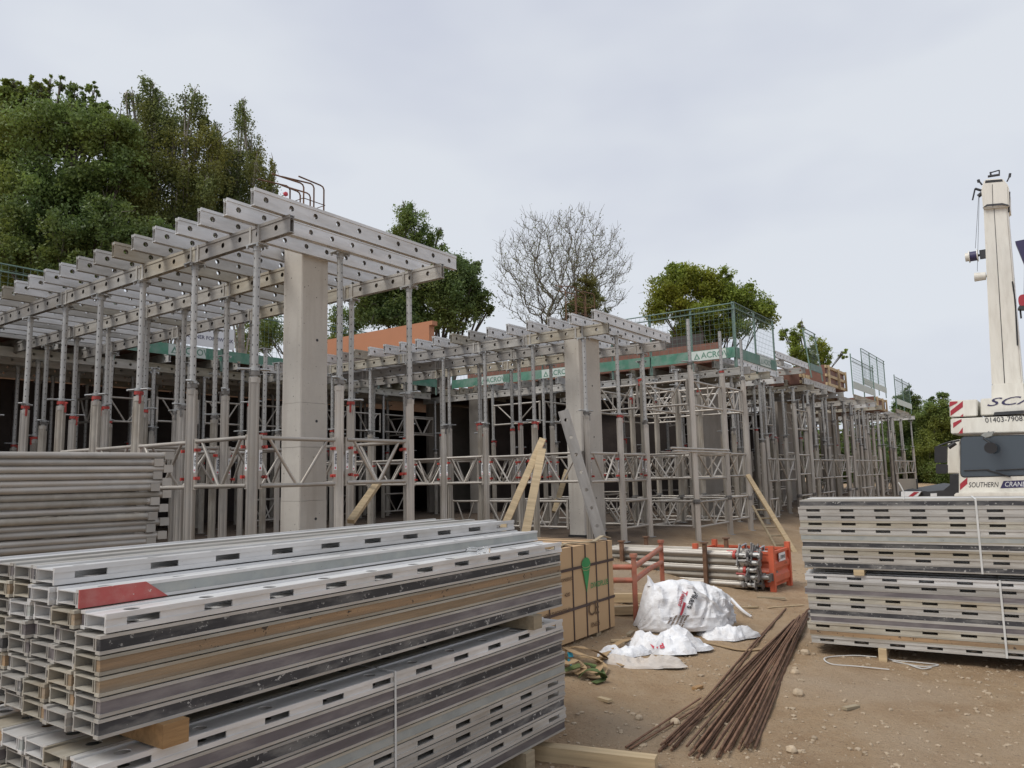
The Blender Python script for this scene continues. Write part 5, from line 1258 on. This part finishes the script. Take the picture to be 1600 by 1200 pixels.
def ctext(body, px0, px1, py, m, y, par, shear=.25, bold=.004, hp=None):
    (x0, z0), (x1, z1) = cl(px0, py, y), cl(px1, py+sl_*(px1-px0), y)
    me0 = text_mesh(body, 1., m, key='L', shear=shear); w = max(v.co.x for v in me0.vertices)-min(v.co.x for v in me0.vertices); s = math.hypot(x1-x0, z1-z0)/w
    sy = s*1.15
    if hp: sy = abs(cl(px0, py, y)[1]-cl(px0, py+hp, y)[1])/(max(v.co.y for v in me0.vertices)-min(v.co.y for v in me0.vertices))
    return obj('lettering', me0, par, (x0, y, (z0)), (rad(90), 0, 0), (s, sy, s))
ctext('SOUTHERN', 1513, 1560, 758, 'black', -.006, cab, .25, .022, 8)
slab('name_panel', [(1563, 763), (1568, 751.5), (1640, 749), (1640, 760)], -.006, 0, 'navy', cab, 0)
ctext('CRANES', 1569, 1606, 757, 'white_sign', -.0085, cab, .25, .022, 7.5)
for p0, p1, pm in (((1506, 735), (1540, 733.5), (1579, 745)), ((1556, 735), (1600, 732), (1650, 742))):
    mb = MB()
    for a1, b1, w in ((p0, (p1[0]+6, p1[1]), .012), (p1, pm, .014)):
        (xa, za), (xb, zb) = cl(*a1), cl(*b1); mb.tube((xa, -.03, za), (xb, -.03, zb), w, n=5)
    obj('wiper', mb.mesh('wiper', 'rubber'), cab)
x, z = cl(1548, 700, -.5); mb = MB(); mb.tube((x, -.54, z), (x, -.48, z), .115, n=20); mi = obj('round_mirror', mb.mesh('round_mirror', 'rubber'), cab)
x2, z2 = cl(1537, 682, -.35); x3, z3 = cl(1545, 675, 0); mb = MB(); mb.path([(x, -.5, z+.1), (x2, -.42, z2-.05), (x2, -.35, z2), (x3, .0, z3)], .016, 6); obj('mirror_arm', mb.mesh('mirror_arm', 'rubber'), cab)
slab('mirror_hood', [(1533, 680), (1540, 676), (1553, 674), (1550, 681), (1540, 684)], -.4, -.15, 'strip_grey', cab, -.3)
mb = MB(); (xa, za), (xb, zb), (xc, zc) = cl(1466, 697, -.1), cl(1480, 692, -.1), cl(1498, 688, -.1); mb.path([(xa, -.15, za), (xb, -.15, zb), (xc, 0, zc)], .02, 6); obj('mirror_arm', mb.mesh('mirror_arm', 'rubber'), cab)
slab('side_mirror', rnd(1461, 697, 1480, 723, 3), -.25, -.1, 'rubber', cab, -.15); slab('side_mirror', rnd(1463, 725, 1481, 740, 3), -.25, -.1, 'rubber', cab, -.15)
mb = MB(); (xa, za), (xb, zb) = cl(1482, 699, -.1), cl(1493, 692, -.1); mb.tube((xa, -.1, za), (xb, -.1, zb), .05, .045, 8); obj('lamp', mb.mesh('lamp', 'rubber'), cab)
slab('side_box', [(1480, 740), (1481, 690), (1500, 686), (1500, 740)], .6, 2.2, 'crane', bev=.02)
slab('chassis', [(1405, 795), (1405, 768), (1420, 764), (1450, 768), (1474, 766), (1484, 758), (1484, 741), (1730, 735), (1730, 795)], 2.4, 9.5, 'crane_dark', ref=2.4)
og = slab('outrigger', [(1409, 778), (1409, 768), (1440, 768), (1436, 774), (1430, 779)], 2.2, 2.39, 'white_sign', ref=2.3)
slab('chevron', [(1417, 777.5), (1428, 768.6), (1436, 768.6), (1424, 777.5)], 2.193, 2.2, 'chev_red', og, 2.2)
slab('number_plate', [(1454, 776), (1454, 771), (1464, 770.6), (1464, 775.6)], 2.38, 2.4, 'white_sign', ref=2.4)
# superstructure
up1 = slab('counterweight', [(1484, 652), (1483, 627), (1484, 626), (1527, 624), (1527, 650)], 2.6, 4.2, 'crane', bev=.02)
up2 = slab('counterweight', [(1486, 678), (1485, 654), (1730, 644), (1730, 672)], 2.5, 4.2, 'crane', bev=.02)
slab('superstructure', [(1532, 649), (1532, 623), (1730, 614), (1730, 643)], 2.7, 5.6, 'crane', bev=.02)
for par, rows in ((up1, [[(1485, 650), (1485, 642), (1504.5, 626.5), (1504.5, 636)], [(1500, 651), (1505, 646.5), (1505, 651)], [(1483.5, 636), (1484, 627.5), (1496, 627), (1496, 629.5)]]), (up2, [[(1490, 669), (1490, 661), (1503, 655), (1503, 659)], [(1498, 677.5), (1505, 668), (1505, 677.5)]])):
    for r_ in rows: slab('chevron', r_, (2.594 if par is up1 else 2.494), (2.599 if par is up1 else 2.499), 'chev_red', par, 2.6)
ctext('01403-79087', 1539, 1604, 657, 'black', 2.49, up2, 0, .012, 8)
ctext('SCA', 1539, 1613, 629.5, 'navy', 2.69, None or cr_, .45, .035, 12.5)
slab('lamp_bar', [(1552, 649), (1554, 644), (1600, 641), (1600, 646)], 2.6, 2.69, 'crane_dark', ref=2.6)
# boom
BY = 3.4
def boomsec(name, pts, y0, y1, m='crane'): return slab(name, pts, y0, y1, m, ref=y0, bev=.03)
boomsec('boom_base', [(1549, 626), (1549, 600), (1601, 597), (1603, 624)], BY-.05, BY+1.0)
bm_ = boomsec('boom', [(1549.5, 602), (1536.5, 322), (1574, 320), (1598, 600)], BY, BY+.9)
slab('boom_seam', [(1569.3, 602), (1552.6, 322), (1553.4, 322), (1570.6, 602)], BY-.006, BY, 'rubber', bm_, BY)
hd = boomsec('boom_head', [(1536, 326), (1533, 296), (1538, 280), (1566, 278), (1576, 290), (1577, 322)], BY-.1, BY+.95)
slab('boom_seam', [(1551, 324), (1550, 288), (1550.8, 288), (1551.8, 324)], BY-.106, BY-.1, 'rubber', hd, BY-.1)
slab('head_collar', [(1535, 325), (1542, 319.5), (1566, 317.5), (1576, 320), (1576, 322), (1566, 320.5), (1543, 322)], BY-.115, BY-.1, 'crane_dark', hd, BY-.1)
slab('head_slot', [(1539, 286), (1540, 282), (1566, 280), (1567, 283.5)], BY-.106, BY-.1, 'rubber', hd, BY-.1)
mb = MB()
for a1, b1, w in (((1543, 274), (1562, 271), .03), ((1547, 268), (1561, 264), .016), ((1548, 274), (1547, 267), .022), ((1561, 271), (1561, 264), .016), ((1534, 287), (1529, 281), .02), ((1529, 283), (1528, 279), .035), ((1573, 282), (1577, 274), .018), ((1577, 275), (1578, 269), .03), ((1533, 296), (1523, 293), .03), ((1523, 293), (1519, 311), .02), ((1534, 300), (1528, 305), .05), ((1577, 298), (1576, 330), .02)):
    (xa, za), (xb, zb) = cl(*a1, BY), cl(*b1, BY); mb.tube((xa, BY+.1, za), (xb, BY+.1, zb), w, n=6)
obj('head_fittings', mb.mesh('head_fittings', 'crane_dark'), hd)
for (p0, p1) in (((1529, 308), (1524, 388)), ((1530, 308), (1527, 424))):
    (xa, za), (xb, zb) = cl(*p0, BY), cl(*p1, BY); mb = MB(); mb.tube((xa, BY, za), (xb, BY, zb), .006, n=4); obj('cable', mb.mesh('cable', 'rubber'), cr_)
for k, (pa, pb, pc) in enumerate((((1590, 540), (1586, 470), (1582, 440)),)):
    mb = MB(); q = [cl(*p_, BY) for p_ in (pa, pb, pc)]; mb.path([(x, BY-.03+.05*(i % 2), z) for i, (x, z) in enumerate(q)], .018, 6); obj('hose', mb.mesh('hose', 'rubber'), cr_)
(xa, za), (xb, zb) = cl(1514, 400, BY), cl(1527, 400, BY)
wn = obj('winch_drum', None, cr_, (xa, BY+.1, za)); wl = xb-xa
mb = MB(); mb.tube((0, 0, 0), (wl, 0, 0), .125, n=16); obj('drum', mb.mesh('drum', 'navy'), wn)
for x in (0, wl): mb = MB(); mb.tube((x-.012, 0, 0), (x+.012, 0, 0), .155, n=16); obj('flange', mb.mesh('flange', 'crane'), wn)
mb = MB(); mb.tube((-.09, 0, 0), (-.01, 0, 0), .11, n=14); obj('drum_motor', mb.mesh('drum_motor', 'crane'), wn)
mb = MB(); mb.tube((wl, 0, 0), (wl+.35, 0, .0), .03, n=6); mb.box(wl+.05, wl+.2, -.05, .05, -.1, .12); obj('bracket', mb.mesh('bracket', 'crane_dark'), wn)
(xa, za), (xb, zb) = cl(1522, 432, BY), cl(1540, 430, BY); mb = MB(); mb.tube((xa, BY+.1, za), (xb, BY+.1, zb), .115, .10, 16); mb.tube((xb, BY+.1, zb), (xb+.12, BY+.1, zb), .04, n=8); obj('flood_lamp', mb.mesh('flood_lamp', 'crane'), cr_)
slab('boom_plate', [(1582, 447), (1580, 420), (1582.5, 420), (1585, 447)], BY+.2, BY+.3, 'crane_dark', ref=BY)
slab('folded_jib', [(1586, 377), (1640, 366), (1640, 480), (1612, 440)], 2.2, 2.6, 'navy', ref=2.2)
hk = obj('hook_block', None, cr_, (0, 0, 0))
slab('sheave_housing', rnd(1591, 460, 1612, 478, 7), 2.0, 2.25, 'chev_red', hk, 2.0); slab('hook_plate', [(1590, 483), (1592, 478), (1612, 476), (1612, 483)], 2.0, 2.25, 'crane_dark', hk, 2.0)
mb = MB(); x, z = cl(1594, 483, 2.1); mb.tube((x, 2.1, z), (x, 2.1, z-.22), .02, n=6); obj('hook', mb.mesh('hook', 'rubber'), hk)
for px in (1600, 1608): (xa, za), (xb, zb) = cl(px, 462, 2.1), cl(px+3, 300, 2.1); mb = MB(); mb.tube((xa, 2.1, za), (xb, 2.1, zb), .008, n=4); obj('cable', mb.mesh('cable', 'rubber'), hk)
# wheels, mostly hidden behind the beam stack
mb = MB(); mb.tube((-.2, 0, 0), (.2, 0, 0), .62, n=24); WH = mb.mesh('tyre', 'rubber')
mb = MB(); mb.tube((-.205, 0, 0), (.205, 0, 0), .33, n=18); HUB = mb.mesh('rim', 'crane')
zg = ground(ORG.x, ORG.y)
for y in (1.5, 3.2, 6.6, 8.3):
    for x in (.25, 2.3):
        w_ = obj('wheel', WH, cr_, (x, y, zg+.62)); obj('rim', HUB, w_)
# grey block and shrub left of the crane
q = at(1419, 752, 19.5); mb = MB(); mb.box(-.15, .15, -.2, .2, -.3, .06)
thing('concrete_block', 'grey concrete block beside the crane outrigger', 'block', (q.x, q.y, q.z), (0, 0, RB), None, mb.mesh('concrete_block', 'concrete_dark'))
